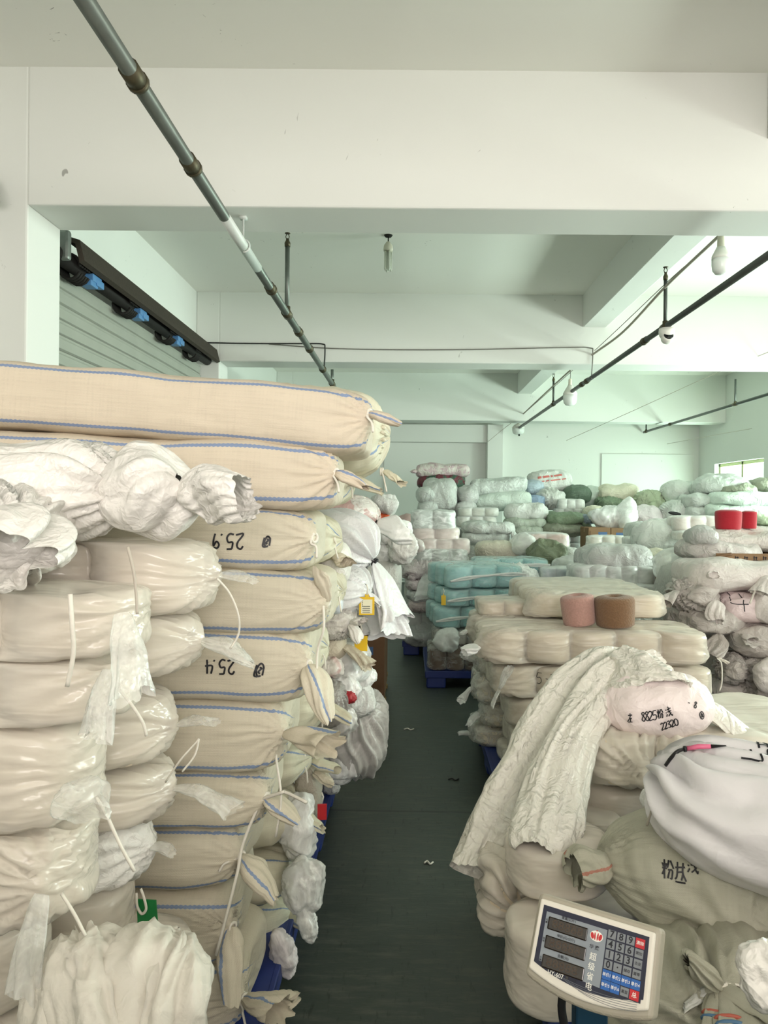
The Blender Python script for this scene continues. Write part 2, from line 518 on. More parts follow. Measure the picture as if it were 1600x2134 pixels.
def tie(name, parent, pos, d, r, m, thick=0.004, ends=((0.10, (0.2, -0.2, -1)),), loops=2, seed=0):
    """cord wound round a neck, with its loose ends"""
    mb = MB(); M = frame_of(d).to_4x4(); p = Vector(pos)
    for k in range(loops):
        c = (k - (loops - 1) / 2) * thick * 1.7
        mb.tube([p + M @ Vector((c, r * math.cos(a), r * math.sin(a))) for a in [2 * math.pi * i / 16 for i in range(16)]], thick, 6, True)
    rr = rnd(seed)
    for (ln, dd) in ends:
        e = Vector(dd).normalized(); s = p + M @ Vector((0, -r, 0))
        w = Vector(rr.uniform(-0.25, 0.25, 3))
        mb.tube(smooth_path([s, s + (e + w) * ln * 0.35, s + (e * 0.7 + Vector((0, 0, -0.1)) - w * 0.4) * ln * 0.9, s + (e + Vector((0, 0, -0.35))) * ln], 5), thick * 0.8, 5)
    return mb.build(name, m, parent, True)

WHITE_CORD = None
def cone_profile(R, H, hole=True):
    e = min(R, H) * 0.16
    pr = [(R * 0.2, 0.0), (R * 0.90, 0.0), (R * 0.97, e * 0.35), (R * 1.0, e), (R * 1.0, H * 0.55), (R * 0.975, H - e), (R * 0.94, H - e * 0.35), (R * 0.87, H)]
    return pr + [(R * 0.24, H + R * 0.03)]

_CONES = {}
def cone_meshes(R, H, m, seg=20):
    key = (round(R, 3), round(H, 3), m.name)
    if key not in _CONES:
        a = MB(); a.lathe(cone_profile(R, H), seg)
        oa = a.build('yarn_cone', m, None, True)
        b = MB(); b.lathe([(R * 0.20, H * 0.9), (R * 0.20, H + R * 0.05), (R * 0.15, H + R * 0.05), (R * 0.14, H - 0.01), (0.0005, H - 0.012)], 12)
        ob = b.build('cone_tube', plain('cone_tube', col('#4a4640'), 0.7), None, True)
        _CONES[key] = (oa.data, ob.data)
        for o in (oa, ob): bpy.data.objects.remove(o)
    return _CONES[key]

def add_cones(root, nx, ny, R, H, m, z=0.004, jitter=0.004, seed=1, tubes=True):
    me, tb = cone_meshes(R, H, m); P_ = R / .965
    r = rnd(seed)
    for i in range(nx):
        for j in range(ny):
            o = link(bpy.data.objects.new('yarn_cone', me), root)
            dx, dy = r.uniform(-jitter, jitter, 2)
            o.location = ((i - (nx - 1) / 2) * 2 * P_ + dx, (j - (ny - 1) / 2) * 2 * P_ + dy, z)
            o.rotation_euler = (0, 0, r.uniform(0, 6.28))
            if tubes:
                t = link(bpy.data.objects.new('cone_tube', tb), o)

def pack(label, cat, loc, nx, ny, R, H, ym, fm, rz=0.0, seed=0, knots=(), tails=(), group=None, res=1.0, tilt=(0, 0), name='yarn_pack', wr=1.0, cones=True, crumple=None, gap=0.008, scal=0.46, p=9.0):
    """block of yarn cones wrapped in clear film; loc = middle of the underside"""
    root = thing(name, label, cat, loc, (tilt[0], tilt[1], rz), group)
    if cones: add_cones(root, nx, ny, R * .965, H - 2 * gap - .012, ym, gap, seed=seed)
    a, b = nx * R + gap, ny * R + gap
    P, UV = pack_grid(a, b, H, R, nx, ny, p=p, scal=scal, nu=int(44 * res), nv=int((60 + 26 * (nx + ny)) * res))
    P = shape_surface(P, seed, lump=(0.007 * wr, 7), crease=(0.0045 * wr, 9, (0.35, 0.35, 1.6)), crumple=crumple, knots=[dict(k, pos=(k['pos'][0], k['pos'][1], k['pos'][2] - H / 2)) for k in knots])
    P[..., 2] += H / 2
    P[..., 2] = np.maximum(P[..., 2], 0.0)
    o = grid_obj('film_wrap', P, UV, fm, root)
    for i, t in enumerate(tails):
        tail('film_tail', root, t['pos'], t['d'], t['L'], t.get('r0', 0.012), t['r1'], t.get('m', fm), seed + 7 * i, t.get('mode', 'flare'), t.get('flat', 0.5), t.get('droop', 0.2), nu=16, nv=36)
    return root, P

def sack(label, cat, loc, L, W, H, m, rz=0.0, tilt=(0, 0), seed=0, n=3.0, p=4.0, nu=64, nv=64, lump=(0.010, 5), crease=None, crumple=None,
         ends='', tails=(), ties=(), group=None, name='sack', amp=0.14, lam=0.12, pull=0.02, bend=None, taper=(1, 1), extra_knots=(), body='sack_body', kz=0.0, kmax=30):
    """soft sack along X; ends: any of L, R, F(ront), T(op) that are gathered into a knot; loc = middle of the underside"""
    dl = 3.0 if 'L' in ends or any(k['pos'][0] < -.36 * L for k in extra_knots) else 0
    dr = 3.0 if 'R' in ends or any(k['pos'][0] > .36 * L for k in extra_knots) else 0
    P, UV = sack_grid(L, W, H, n, p, nu, nv, taper, (dl, dr))
    kn = list(extra_knots)
    for e in ends:
        if e == 'R': kn.append(dict(pos=(L / 2, 0, kz), n=(1, 0, 0), amp=amp, lam=lam, pull=pull, kmax=kmax))
        if e == 'L': kn.append(dict(pos=(-L / 2, 0, kz), n=(-1, 0, 0), amp=amp, lam=lam, pull=pull, kmax=kmax))
        if e == 'F': kn.append(dict(pos=(0, -W / 2, kz), n=(0, -1, 0), amp=amp, lam=lam, pull=pull, kmax=kmax))
        if e == 'T': kn.append(dict(pos=(0, 0, H / 2), n=(0, 0, 1), amp=amp, lam=lam, pull=pull, kmax=kmax))
    P = shape_surface(P, seed, lump, crease, crumple, kn)
    if bend is not None:
        xs = np.linspace(-L / 2, L / 2, len(bend)); P[..., 2] += np.interp(P[..., 0], xs, bend)
    P[..., 2] += H / 2
    if not tails and not ties:
        o = grid_obj(name, P, UV, m); o.location = loc; o.rotation_euler = (tilt[0], tilt[1], rz)
        tag(o, label, cat, group)
        return o, P
    root = thing(name, label, cat, loc, (tilt[0], tilt[1], rz), group)
    grid_obj(body, P, UV, m, root)
    for i, t in enumerate(tails):
        tail(t.get('name', 'sack_mouth'), root, t['pos'], t['d'], t['L'], t.get('r0', 0.016), t['r1'], t.get('m', m), seed + 7 * i + 1, t.get('mode', 'flare'), t.get('flat', 0.6), t.get('droop', 0.15), rough=t.get('rough', 0.28), nu=t.get('nu', 22), nv=t.get('nv', 56))
    for i, t in enumerate(ties):
        tie('tie_cord', root, t['pos'], t['d'], t.get('r', 0.018), t['m'], t.get('th', 0.004), t.get('ends', ()), t.get('loops', 2), seed + i)
    return root, P

def crumple_bag(label, cat, loc, sx, sy, sz, m, seed=0, rz=0.0, amp=0.16, freq=None, n=2.2, p=2.4, nu=44, nv=44, group=None, name='crumpled_bag', parent=None, tilt=(0, 0)):
    """a loose, mostly empty plastic bag, scrunched up"""
    P, UV = sack_grid(sx, sy, sz, n, p, nu, nv)
    s = min(sx, sy, sz)
    P = shape_surface(P, seed, (0.16 * s, 1.2 / s), None, (amp * s, freq or 1.5 / s))
    P[..., 2] += sz / 2
    o = grid_obj(name, P, UV, m, parent); o.location = loc; o.rotation_euler = (tilt[0], tilt[1], rz)
    if parent is None: tag(o, label, cat, group)
    return o

# ------------------------------------------------------------------ handwriting laid on a surface
DIG = {
 '0': [[(.5,1),(.2,.85),(.1,.5),(.2,.1),(.5,0),(.8,.15),(.9,.5),(.8,.85),(.5,1)]],
 '1': [[(.45,1),(.5,.6),(.42,.3),(.45,0)]],
 '2': [[(.1,.8),(.35,1),(.7,.9),(.7,.6),(.1,0),(.9,.08)]],
 '3': [[(.1,.9),(.6,1),(.7,.75),(.35,.55),(.75,.4),(.6,.05),(.1,.05)]],
 '4': [[(.25,1),(.1,.45),(.9,.45)],[(.7,1),(.65,.5),(.68,0)]],
 '5': [[(.3,1),(.2,.55),(.65,.55),(.8,.25),(.5,0),(.1,.05)],[(.3,1),(.85,1.02)]],
 '7': [[(.1,.95),(.85,1),(.75,.5),(.7,0)]],
 '8': [[(.75,.85),(.5,1),(.25,.8),(.75,.3),(.55,0),(.2,.15),(.3,.4),(.75,.85)]],
 '9': [[(.75,.9),(.35,.95),(.15,.7),(.4,.5),(.75,.8),(.7,.4),(.55,0)]],
 '.': [[(.3,.1),(.45,.04)]], '-': [[(.1,.5),(.7,.45)]],
 'q': [[(.1,.8),(.2,.2),(.6,.05),(.85,.5),(.6,.9),(.25,.85)],[(.4,.7),(.6,.6),(.35,.35),(.6,.3)],[(.55,.95),(.95,.9),(.95,.2)]],
 'A': [[(.1,.85),(.9,.9)],[(.5,1.1),(.45,.55),(.1,.1)],[(.35,.5),(.85,.5)],[(.6,.5),(.58,.08)],[(.2,.05),(.95,.05)]],
 'B': [[(.05,.8),(.15,.7)],[(.02,.5),(.14,.42)],[(0,.05),(.2,.3)],[(.3,.75),(.95,.85)],[(.3,.5),(.95,.58)],[(.55,1.05),(.65,.5),(.95,.05),(1,.2)],[(.9,.4),(.35,.05)]],
 'C': [[(.2,1),(.2,0)],[(.02,.8),(.12,.62)],[(.4,.8),(.28,.62)],[(0,.55),(.42,.55)],[(.2,.5),(.02,.2)],[(.6,1),(.45,.6)],[(.75,1),(1,.6)],[(.5,.5),(.9,.5),(.85,.1),(.72,.1)],[(.65,.5),(.48,.05)]],
 'D': [[(.1,.7),(.9,.8)],[(.3,1),(.25,.3),(.1,.1)],[(.2,.45),(.7,.5),(.6,.1)],[(.75,1),(.7,.5),(1,.1)],[(.1,0),(.95,.02)]],
 'o': [[(.5,1),(.1,.8),(0,.5),(.15,.15),(.5,0),(.85,.15),(1,.5),(.85,.85),(.5,1)],[(.25,.6),(.75,.65)],[(.5,.85),(.4,.2)],[(.3,.35),(.7,.3)],[(.55,.6),(.75,.25)]],
}
def writing(text, size, gap=0.85):
    out = []; x = 0.0
    for ch in text:
        if ch == ' ': x += 0.5 * size; continue
        for st in DIG[ch]: out.append([(x + a * size * 0.62, b * size) for a, b in st])
        x += size * 0.62 * gap * (0.6 if ch in '.-1' else 1.2)
    w = max(a for s in out for a, b in s)
    return [[(a - w / 2, b - size / 2) for a, b in s] for s in out]

def rot(strokes, deg):
    c, s = math.cos(math.radians(deg)), math.sin(math.radians(deg))
    return [[(a * c - b * s, a * s + b * c) for a, b in st] for st in strokes]

def mark(parent, target, strokes, px, py, Y, ex, ey, width, m, name='handwriting', label=None, lift=0.0025):
    """lay pen strokes on the target's surface round the spot seen at (px, py): ex, ey span the writing plane"""
    bpy.context.view_layer.update()
    trees = []
    for t in (target if isinstance(target, (list, tuple)) else [target]):
        me = t.data; mw = t.matrix_world
        trees.append(BVHTree.FromPolygons([mw @ v.co for v in me.vertices], [tuple(p.vertices) for p in me.polygons]))
    o = at(px, py, Y); ex = Vector(ex).normalized(); ey = Vector(ey).normalized(); n = ex.cross(ey).normalized()
    if n.dot(Vector((0, 0, EYE)) - o) < 0: n = -n
    V, F = [], []
    inv = parent.matrix_world.inverted()
    for st in strokes:
        pts = smooth_path([(a, b, 0) for a, b in st], 5)
        hit = []
        for q in pts:
            s = o + ex * q.x + ey * q.y + n * 0.6
            best = None
            for tr in trees:
                h = tr.ray_cast(s, -n, 1.6)
                if h[0] is not None and (best is None or h[3] < best[3]): best = h
            if best is not None:
                nn = best[1] if best[1].dot(n) > 0 else -best[1]
                hit.append((best[0] + nn * lift, nn))
        if len(hit) < 2: continue
        k0 = len(V)
        for i, (c, nn) in enumerate(hit):
            d = (hit[min(i + 1, len(hit) - 1)][0] - hit[max(i - 1, 0)][0])
            s = nn.cross(d)
            s = s.normalized() * width / 2 if s.length > 1e-9 else ex * width / 2
            V += [inv @ (c + s), inv @ (c - s)]
        for i in range(len(hit) - 1):
            a = k0 + 2 * i; F.append((a, a + 1, a + 3, a + 2))
    if not F: return None
    o2 = mesh_obj(name, V, F, m, parent, True)
    if label: o2['label'] = label
    return o2

# ------------------------------------------------------------------ goods placed at the depth they stand at
def span(box, Y):
    x0, y0, x1, y1 = box
    a = at((x0 + x1) / 2, y0, Y); b = at((x0 + x1) / 2, y1, Y)
    return at(x0, (y0 + y1) / 2, Y).x, at(x1, (y0 + y1) / 2, Y).x, b.z, a.z

def bagpx(label, box, Y, D, m, cat='bag', knots=(), tails=(), ties=(), rz=0.0, name='bag', Yf=None, **kw):
    """soft bag whose outline at depth Y is the box; knots and tails are given where the photograph shows them"""
    xa, xb, z0, z1 = span(box, Y)
    L, H = xb - xa, z1 - z0
    loc = Vector(((xa + xb) / 2, Y, z0))
    Mi = Matrix.Rotation(-rz, 3, 'Z')
    def lc(px, py, dY): return tuple(Mi @ (at(px, py, Y + dY) - loc))
    ek = []
    for k in knots:
        p = Vector(lc(k[0], k[1], k[2])); p.z -= H / 2
        ek.append(dict(pos=tuple(p), n=tuple(Mi @ Vector(k[3])), amp=k[4] if len(k) > 4 else .2, lam=k[5] if len(k) > 5 else .1, pull=k[6] if len(k) > 6 else .02, kmin=10, kmax=34))
    tl = [dict(t[4] if len(t) > 4 else {}, pos=lc(*t[0]), d=tuple(Mi @ Vector(t[1])), L=t[2], r1=t[3]) for t in tails]
    ti = [dict(t[3] if len(t) > 3 else {}, pos=lc(*t[0]), d=tuple(Mi @ Vector(t[1])), m=t[2]) for t in ties]
    return sack(label, cat, loc, L, D, H, m, rz=rz, extra_knots=ek, tails=tl, ties=ti, name=name, **kw)

def packpx(label, box, Yf, nx, ny, ym, fm, knots=(), tails=(), rz=0.0, name='yarn_pack', **kw):
    """film-wrapped block of cones whose front face, at depth Yf, fills the box"""
    xa, xb, z0, z1 = span(box, Yf)
    R = (xb - xa) / 2 / nx - .003; H = z1 - z0
    loc = Vector(((xa + xb) / 2, Yf + ny * R + .008, z0))
    def lc(px, py, dY): return tuple(at(px, py, Yf + dY) - loc)
    ek = [dict(pos=lc(k[0], k[1], k[2]), n=k[3], amp=k[4] if len(k) > 4 else .2, lam=k[5] if len(k) > 5 else .1, pull=k[6] if len(k) > 6 else .03, pw=.05, kmin=12, kmax=36) for k in knots]
    tl = [dict(t[4] if len(t) > 4 else {}, pos=lc(*t[0]), d=t[1], L=t[2], r1=t[3]) for t in tails]
    r, P = pack(label, 'yarn pack', loc, nx, ny, R, H, ym, fm, rz=rz, knots=ek, tails=tl, name=name, **kw)
    return r
# ------------------------------------------------------------------ the hall
XL, XR, YB, YF, ZC = -2.5, 5.9, 15.2, -4.4, 4.05
def wall_mat(name, c):
    m, nt, N, L = new_mat(name)
    v = coords(nt, 'Object')
    f = noise(nt, v, 0.9, 4, 0.6)
    base = mix_col(nt, math_node(nt, 'MULTIPLY', f, 0.16), c, tuple(x * 0.80 for x in c[:3]) + (1,))
    sp = noise(nt, coords(nt, 'Object', (1, 1, 0.6)), 9.0, 3, 0.7, 1.5)
    sp2 = noise(nt, v, 1.3, 2)
    dirt = math_node(nt, 'MULTIPLY', ramp(nt, sp, [(0.70, 0.0), (0.735, 1.0)]), ramp(nt, sp2, [(0.5, 0.0), (0.6, 1.0)]))
    base = mix_col(nt, math_node(nt, 'MULTIPLY', dirt, 0.55), base, col('#4a463d'))
    b = principled(nt, base, 0.75)
    return finish(m, nt, b.outputs[0], bump(nt, noise(nt, v, 5.0, 5), 0.10, 0.02))
M_WALL = wall_mat('limewash', col('#e5e6e2'))
M_CEIL = wall_mat('ceiling_paint', col('#f0efe9'))

def floor_mat():
    m, nt, N, L = new_mat('green_floor_paint')
    v = coords(nt, 'Object')
    f = noise(nt, v, 1.1, 6, 0.65); g = noise(nt, coords(nt, 'Object', (1, 5, 1)), 6.0, 5, 0.7)
    h = noise(nt, coords(nt, 'Object', (6, 1.2, 1)), 7.0, 4, 0.7)
    base = mix_col(nt, f, col('#222e28'), col('#404640'))
    base = mix_col(nt, ramp(nt, g, [(0.48, 0.0), (0.72, 0.75)]), base, col('#585952'))
    base = mix_col(nt, ramp(nt, h, [(0.58, 0.0), (0.68, 0.7)]), base, col('#1c221e'))
    n = N('ShaderNodeTexNoise'); 
    sep = N('ShaderNodeSeparateXYZ'); L(v, sep.inputs[0])
    for (ax, pos, w, slope) in ((1, 3.87, 0.010, 0.02), (1, 6.9, 0.010, 0.0), (1, 8.6, 0.02, 0.0)):
        d = math_node(nt, 'ABSOLUTE', math_node(nt, 'SUBTRACT', math_node(nt, 'MULTIPLY_ADD', sep.outputs[0], slope, sep.outputs[1]), pos))
        base = mix_col(nt, math_node(nt, 'MULTIPLY', math_node(nt, 'LESS_THAN', d, w), 0.7), base, col('#161a16'))
    b = principled(nt, base, math_node(nt, 'MULTIPLY_ADD', g, 0.35, 0.28))
    return finish(m, nt, b.outputs[0], bump(nt, g, 0.15, 0.01))

def structure(o): o['kind'] = 'structure'; return o
def slab(name, *b, m=None, parent=None, bev=0.0):
    mb = MB(); mb.box(*b, bev=bev); return mb.build(name, m or M_WALL, parent)

structure(slab('floor', XL - .3, XR + .3, YF - .3, YB + .3, -.2, 0, m=floor_mat()))
ceiling = structure(slab('ceiling', XL - .3, XR + .3, YF - .3, YB + .3, ZC, ZC + .2, m=M_CEIL))
for y0, z0, xc in ((-.27, 3.27, -2.17), (4.2, 3.27, -2.17), (8.67, 3.245, -2.23), (13.9, 3.165, -2.2)):
    slab('ceiling_beam', xc - .004, XR, y0, y0 + .4, z0, ZC + .02, parent=ceiling, bev=.012)
for a, b in ((-4.4, -.27), (.13, 4.2), (4.6, 8.67), (9.07, 13.9)):
    slab('cross_beam', 2.0, 2.27, a, b, 3.675, ZC + .02, parent=ceiling, bev=.01)
wl = structure(slab('wall_left', XL - .3, XL, YF, YB, 0, ZC))
for y0, x1 in ((-.27, -2.17), (4.2, -2.17), (8.67, -2.23), (13.9, -2.2)):
    slab('wall_column', XL, x1, y0, y0 + .4, 0, ZC + .01, parent=wl, bev=.012)
wb = structure(slab('wall_back', XL, XR, YB, YB + .3, 0, ZC))
slab('wall_pilaster', at(1015, 1000, 14.85).x, at(1048, 1000, 14.85).x, 14.85, YB, 0, 3.2, parent=wb, bev=.01)
slab('wall_header', XL, at(1015, 1000, 14.95).x, 14.95, YB, at(900, 921, 14.95).z, 3.2, parent=wb)
for (x0, x1, y0) in ((800, 1013, 921), (1253, 1446, 945)):
    a, b = at(x0, y0, YB - .03), at(x1, y0, YB - .03)
    slab('wall_panel', a.x, b.x, YB - .03, YB, .05, a.z, parent=wb, bev=.012)
wf = structure(bpy.data.objects.new('wall_behind', None)); link(wf)
for (x0, x1, z0, z1) in ((XL, -.7, 0, ZC), (3.9, XR, 0, ZC), (-.7, 3.9, 3.2, ZC), (-.7, 3.9, 0, 1.5)):
    slab('wall_piece', x0, x1, YF - .25, YF, z0, z1, parent=wf)
wr = structure(bpy.data.objects.new('wall_right', None)); link(wr)
ys = [YF] + [q for p in sorted(WIN_R) for q in p] + [YB]
for i in range(0, len(ys), 2): slab('wall_piece', XR, XR + .26, ys[i], ys[i + 1], 0, ZC, parent=wr)
for a, b in WIN_R:
    slab('wall_piece', XR, XR + .26, a, b, 0, WZ0, parent=wr); slab('wall_piece', XR, XR + .26, a, b, WZ1, ZC, parent=wr)
M_FRAME = plain('window_frame_paint', col('#b9bd8c'), .5)
def pane_mat():
    m, nt, N, L = new_mat('window_glass')
    g = N('ShaderNodeBsdfGlossy'); g.inputs['Roughness'].default_value = .08
    t = N('ShaderNodeBsdfTransparent'); t.inputs['Color'].default_value = (.93, .98, .93, 1)
    x = N('ShaderNodeMixShader'); x.inputs[0].default_value = .06; L(t.outputs[0], x.inputs[1]); L(g.outputs[0], x.inputs[2])
    return finish(m, nt, x.outputs[0])
for k, (a, b) in enumerate(WIN_R):
    w = structure(bpy.data.objects.new('window_%d' % (k + 1), None)); link(w); w.location = (XR + .13, (a + b) / 2, WZ0)
    hw, H = (b - a) / 2, WZ1 - WZ0
    mb = MB()
    for q in ((-hw, -hw + .06, 0, H), (hw - .06, hw, 0, H), (-hw, hw, 0, .06), (-hw, hw, H - .06, H), (-.035, .035, 0, H)):
        mb.box(-.04, .04, q[0], q[1], q[2], q[3], .006)
    mb.build('window_frame', M_FRAME, w)
    for s in (-1, 1):
        p = MB(); p.box(-.004, .004, min(s * .035, s * (hw - .06)), max(s * .035, s * (hw - .06)), .06, H - .06); p.build('window_pane', pane_mat(), w)

# ---- rolling shutters in the left wall: slats, steel hood beam, barrel, springs bound with blue tape
M_SLAT = plain('shutter_paint', col('#a9aca2'), .45, 0.0, .35, .25, 4.0)
M_RUST = plain('sooty_steel', col('#4b4238'), .75, .2, .8, .8, 40)
M_SOOT = plain('dark_soot', col('#211f1c'), .8, .2, .6)
M_BLUET = plain('blue_tape', col('#4f83b5'), .45)
M_STEEL = plain('dull_steel', col('#8d928e'), .45, .6, .5)
def shutter(name, y0, y1):
    r = structure(bpy.data.objects.new(name, None)); link(r); r.location = (XL + .05, (y0 + y1) / 2, 0)
    h = (y1 - y0) / 2
    mb = MB()
    pr = [(-.004, 0), (.012, .010), (.014, .075), (.018, .082), (.018, .096), (.006, .104), (-.012, .100), (-.012, .004)]
    v = [(x, s * h, z) for s in (-1, 1) for x, z in pr]; n = len(pr)
    mb.add(v, [(i, (i + 1) % n, n + (i + 1) % n, n + i) for i in range(n)] + [tuple(range(n))[::-1], tuple(range(n, 2 * n))])
    first = mb.build('slat', M_SLAT, r)
    z = 3.08
    for k in range(29):
        o = first if k == 0 else link(first.copy(), r)
        o.location = (.003 * math.sin(k * 2.1), 0, z - .107 * k)
    c = MB()
    c.add([(x, s * (h + (.02 if s > 0 else -.32)), zz) for s in (-1, 1) for x, zz in ((.10, 3.40), (.20, 3.37), (.235, 3.23), (.20, 3.215), (.195, 3.24), (.17, 3.345), (.10, 3.37))],
          [(i, (i + 1) % 7, 7 + (i + 1) % 7, 7 + i) for i in range(7)] + [tuple(range(7))[::-1], tuple(range(7, 14))])
    c.build('hood_beam', M_RUST, r)
    b = MB(); b.tube([(.09, -h + .0, 3.24), (.09, h, 3.24)], .055, 14); b.build('barrel', M_SOOT, r, True)
    e = MB(); e.box(.0, .18, -h + .20, -h + .26, 3.20, 3.40, .02); e.build('end_bracket', M_STEEL, r)
    for q in (.14, .38, .64, .86):
        yy = -h + q * 2 * h
        s = MB()
        for k in range(5): s.tube([(.10 + .075 * math.cos(a), yy - .16 + k * .035 + .012 * a / 6.3, 3.21 + .085 * math.sin(a)) for a in [i * .45 for i in range(14)]], .011, 6)
        s.build('spring', M_SOOT, r, True)
        if q < .8:
            t = MB(); t.box(.12, .19, yy + .02, yy + .17, 3.165, 3.22, .006); t.box(.10, .185, yy + .00, yy + .12, 3.13, 3.172, .006); t.box(.15, .195, yy + .08, yy + .20, 3.15, 3.20, .005)
            t.build('blue_tape', M_BLUET, r)
    return r
shutter('door_1', 4.72, 8.62)
shutter('door_2', .25, 3.98)

# ---- pipes, wires, lamps
M_PIPE = plain('galvanised_pipe', col('#7b827c'), .42, .55, .75, .3, 7)
M_PIPEW = plain('painted_pipe', col('#d3d8d4'), .5, 0.1, .3, .3, 9)
M_DKPIPE = plain('dark_pipe', col('#5b605c'), .45, .5, .6, .3, 9)
M_BRASS = plain('tarnished_brass', col('#5d5644'), .5, .7, .5)
M_WIRE = plain('grey_wire', col('#6d6a64'), .6)
M_BLACK = plain('black_plastic', col('#18181a'), .45)
M_WPLAST = plain('white_plastic', col('#e9e7e0'), .35)
def pipe_run(label, X, y0, y1, Z, r, risers, joints, m, white=None):
    t = thing('sprinkler_pipe', label, 'pipe', (X, y0, Z))
    p = MB(); p.tube([(0, 0, 0), (0, (y1 - y0) / 2, 0), (0, y1 - y0, 0)], r, 16); p.build('pipe', m, t, True)
    for (y, zt, hd) in risers:
        q = MB(); q.tube([(0, y - y0, 0), (0, y - y0, zt - Z)], r * .62, 12); rb = q.build('riser', m, t, True)
        j = MB(); j.tube([(0, y - y0 - .06, 0), (0, y - y0 + .06, 0)], r * 1.28, 14); j.tube([(0, y - y0, r * .5), (0, y - y0, r * 1.9)], r * .9, 12); j.build('tee', M_BRASS, t, True)
        if hd:
            s = MB(); a = zt - Z
            s.lathe([(r * .75, a - .03), (r * .8, a), (r * .45, a + .02), (r * .4, a + .035)], 12, Matrix.Translation((0, y - y0, 0)))
            for sg in (-1, 1): s.tube([(sg * .008, y - y0, a + .03), (sg * .014, y - y0, a + .05), (sg * .006, y - y0, a + .075)], .0035, 6)
            s.lathe([(.022, a + .075), (.022, a + .079)], 12, Matrix.Translation((0, y - y0, 0)))
            s.build('sprinkler_head', M_BRASS, rb, True)
    for y in joints:
        j = MB(); j.tube([(0, y - y0 - .05, 0), (0, y - y0 + .05, 0)], r * 1.22, 14); j.tube([(0, y - y0 + .03, 0), (0, y - y0 + .05, 0)], r * 1.36, 14); j.build('coupling', M_BRASS, t, True)
    if white:
        w = MB(); w.tube([(0, white[0] - y0, 0), (0, white[1] - y0, 0)], r * 1.02, 16); w.build('painted_length', M_PIPEW, t, True)
    return t
lp = pipe_run('thick grey sprinkler pipe running over the stacked sacks on the left', -.985, .6, 14.9, 3.1, .030, [(5.9, 3.66, True), (9.35, 3.28, False)], [2.62, 3.3, 5.2, 6.5, 7.2, 8.3], M_PIPE, (3.9, 4.75))
b = MB(); b.tube([(.0, 3.75, -.036)] + [(.038 * math.sin(a), 3.75, -.038 * math.cos(a)) for a in [i * .4 for i in range(1, 9)]] + [(.0, 3.75, .038), (0, 3.75, .17)], .006, 6)
b.box(-.02, .02, 3.73, 3.77, .155, .172); b.build('pipe_hanger', M_PIPEW, lp, True)
rp = pipe_run('dark sprinkler pipe on the right carrying the dome camera', 2.125, 3.0, 14.45, 3.1, .025, [(6.22, 3.52, True), (11.05, 3.47, True)], [6.75, 8.95, 9.2], M_DKPIPE)
e = MB(); e.tube([(0, 11.45, 0), (0, 11.5, -.03), (0, 11.5, -.16)], .018, 10); e.build('drop_end', M_DKPIPE, rp, True)
fp = pipe_run('thin dark sprinkler pipe far off at the right wall side', 4.76, 8.0, 15.15, 3.1, .022, [(10.9, 3.47, False), (15.0, 3.30, False)], [13.6], M_DKPIPE)

def cable(name, label, pts, r, m, cat='cable', n=8):
    p = smooth_path(pts, n); c = p[0].copy()
    mb = MB(); mb.tube([q - c for q in p], r, 6)
    o = mb.build(name, m, None, True); o.location = c
    return tag(o, label, cat)
M_WIREP = plain('pale_cable', col('#b0a89c'), .6)
def onX(px, py, X=2.13): return at(px, py, X * FPX / (px - 853))
lc = cable('lamp_cable', 'pale twin cable slung above the right pipe with three lamps on it',
      [onX(1640, 356), onX(1502, 488), onX(1390, 594), onX(1300, 690), onX(1240, 735), onX(1188, 772), onX(1080, 872)], .013, M_WIREP)
cable('lamp_cable', 'thin straight wire running beside the slack twin cable', [onX(1460, 528, 2.16), onX(1390, 588, 2.16), onX(1235, 734, 2.16), onX(1085, 868, 2.16)], .004, M_WIRE)
cable('wall_cable', 'black cable clipped along the second beam from the shutter to the left pipe', [at(402, 690, 8.64), at(410, 711, 8.64), at(470, 715, 8.64), at(560, 716, 8.64), at(640, 716, 8.64), at(672, 717, 8.64), at(677, 726, 8.64), at(675, 772, 8.64)], .008, M_BLACK)
cable('wall_cable', 'thin dark wire drooping across the second beam between the two pipes', [at(560, 717, 8.64), at(690, 726, 8.64), at(850, 729, 8.64), at(1000, 728, 8.64), at(1180, 724, 8.64), at(1229, 725, 8.64), at(1235, 735, 8.64), at(1232, 790, 8.64)], .006, M_WIRE)
cable('wall_cable', 'fine wire stretched from the far right corner of the ceiling down to the back wall', [at(1640, 718, 8.2), at(1480, 783, 9.6), at(1310, 860, 12), at(1180, 918, 15.1)], .004, M_WIREP)
cable('wall_cable', 'fine wire hanging low before the back right corner', [at(1640, 880, 12.5), at(1500, 905, 13.3), at(1390, 925, 15.1)], .004, M_WIREP)
cable('wall_cable', 'faint wire from the far lamp to the back wall pilaster', [at(1078, 872, 14.4), at(1050, 893, 14.6), at(1016, 921, 14.84)], .004, M_WIREP)

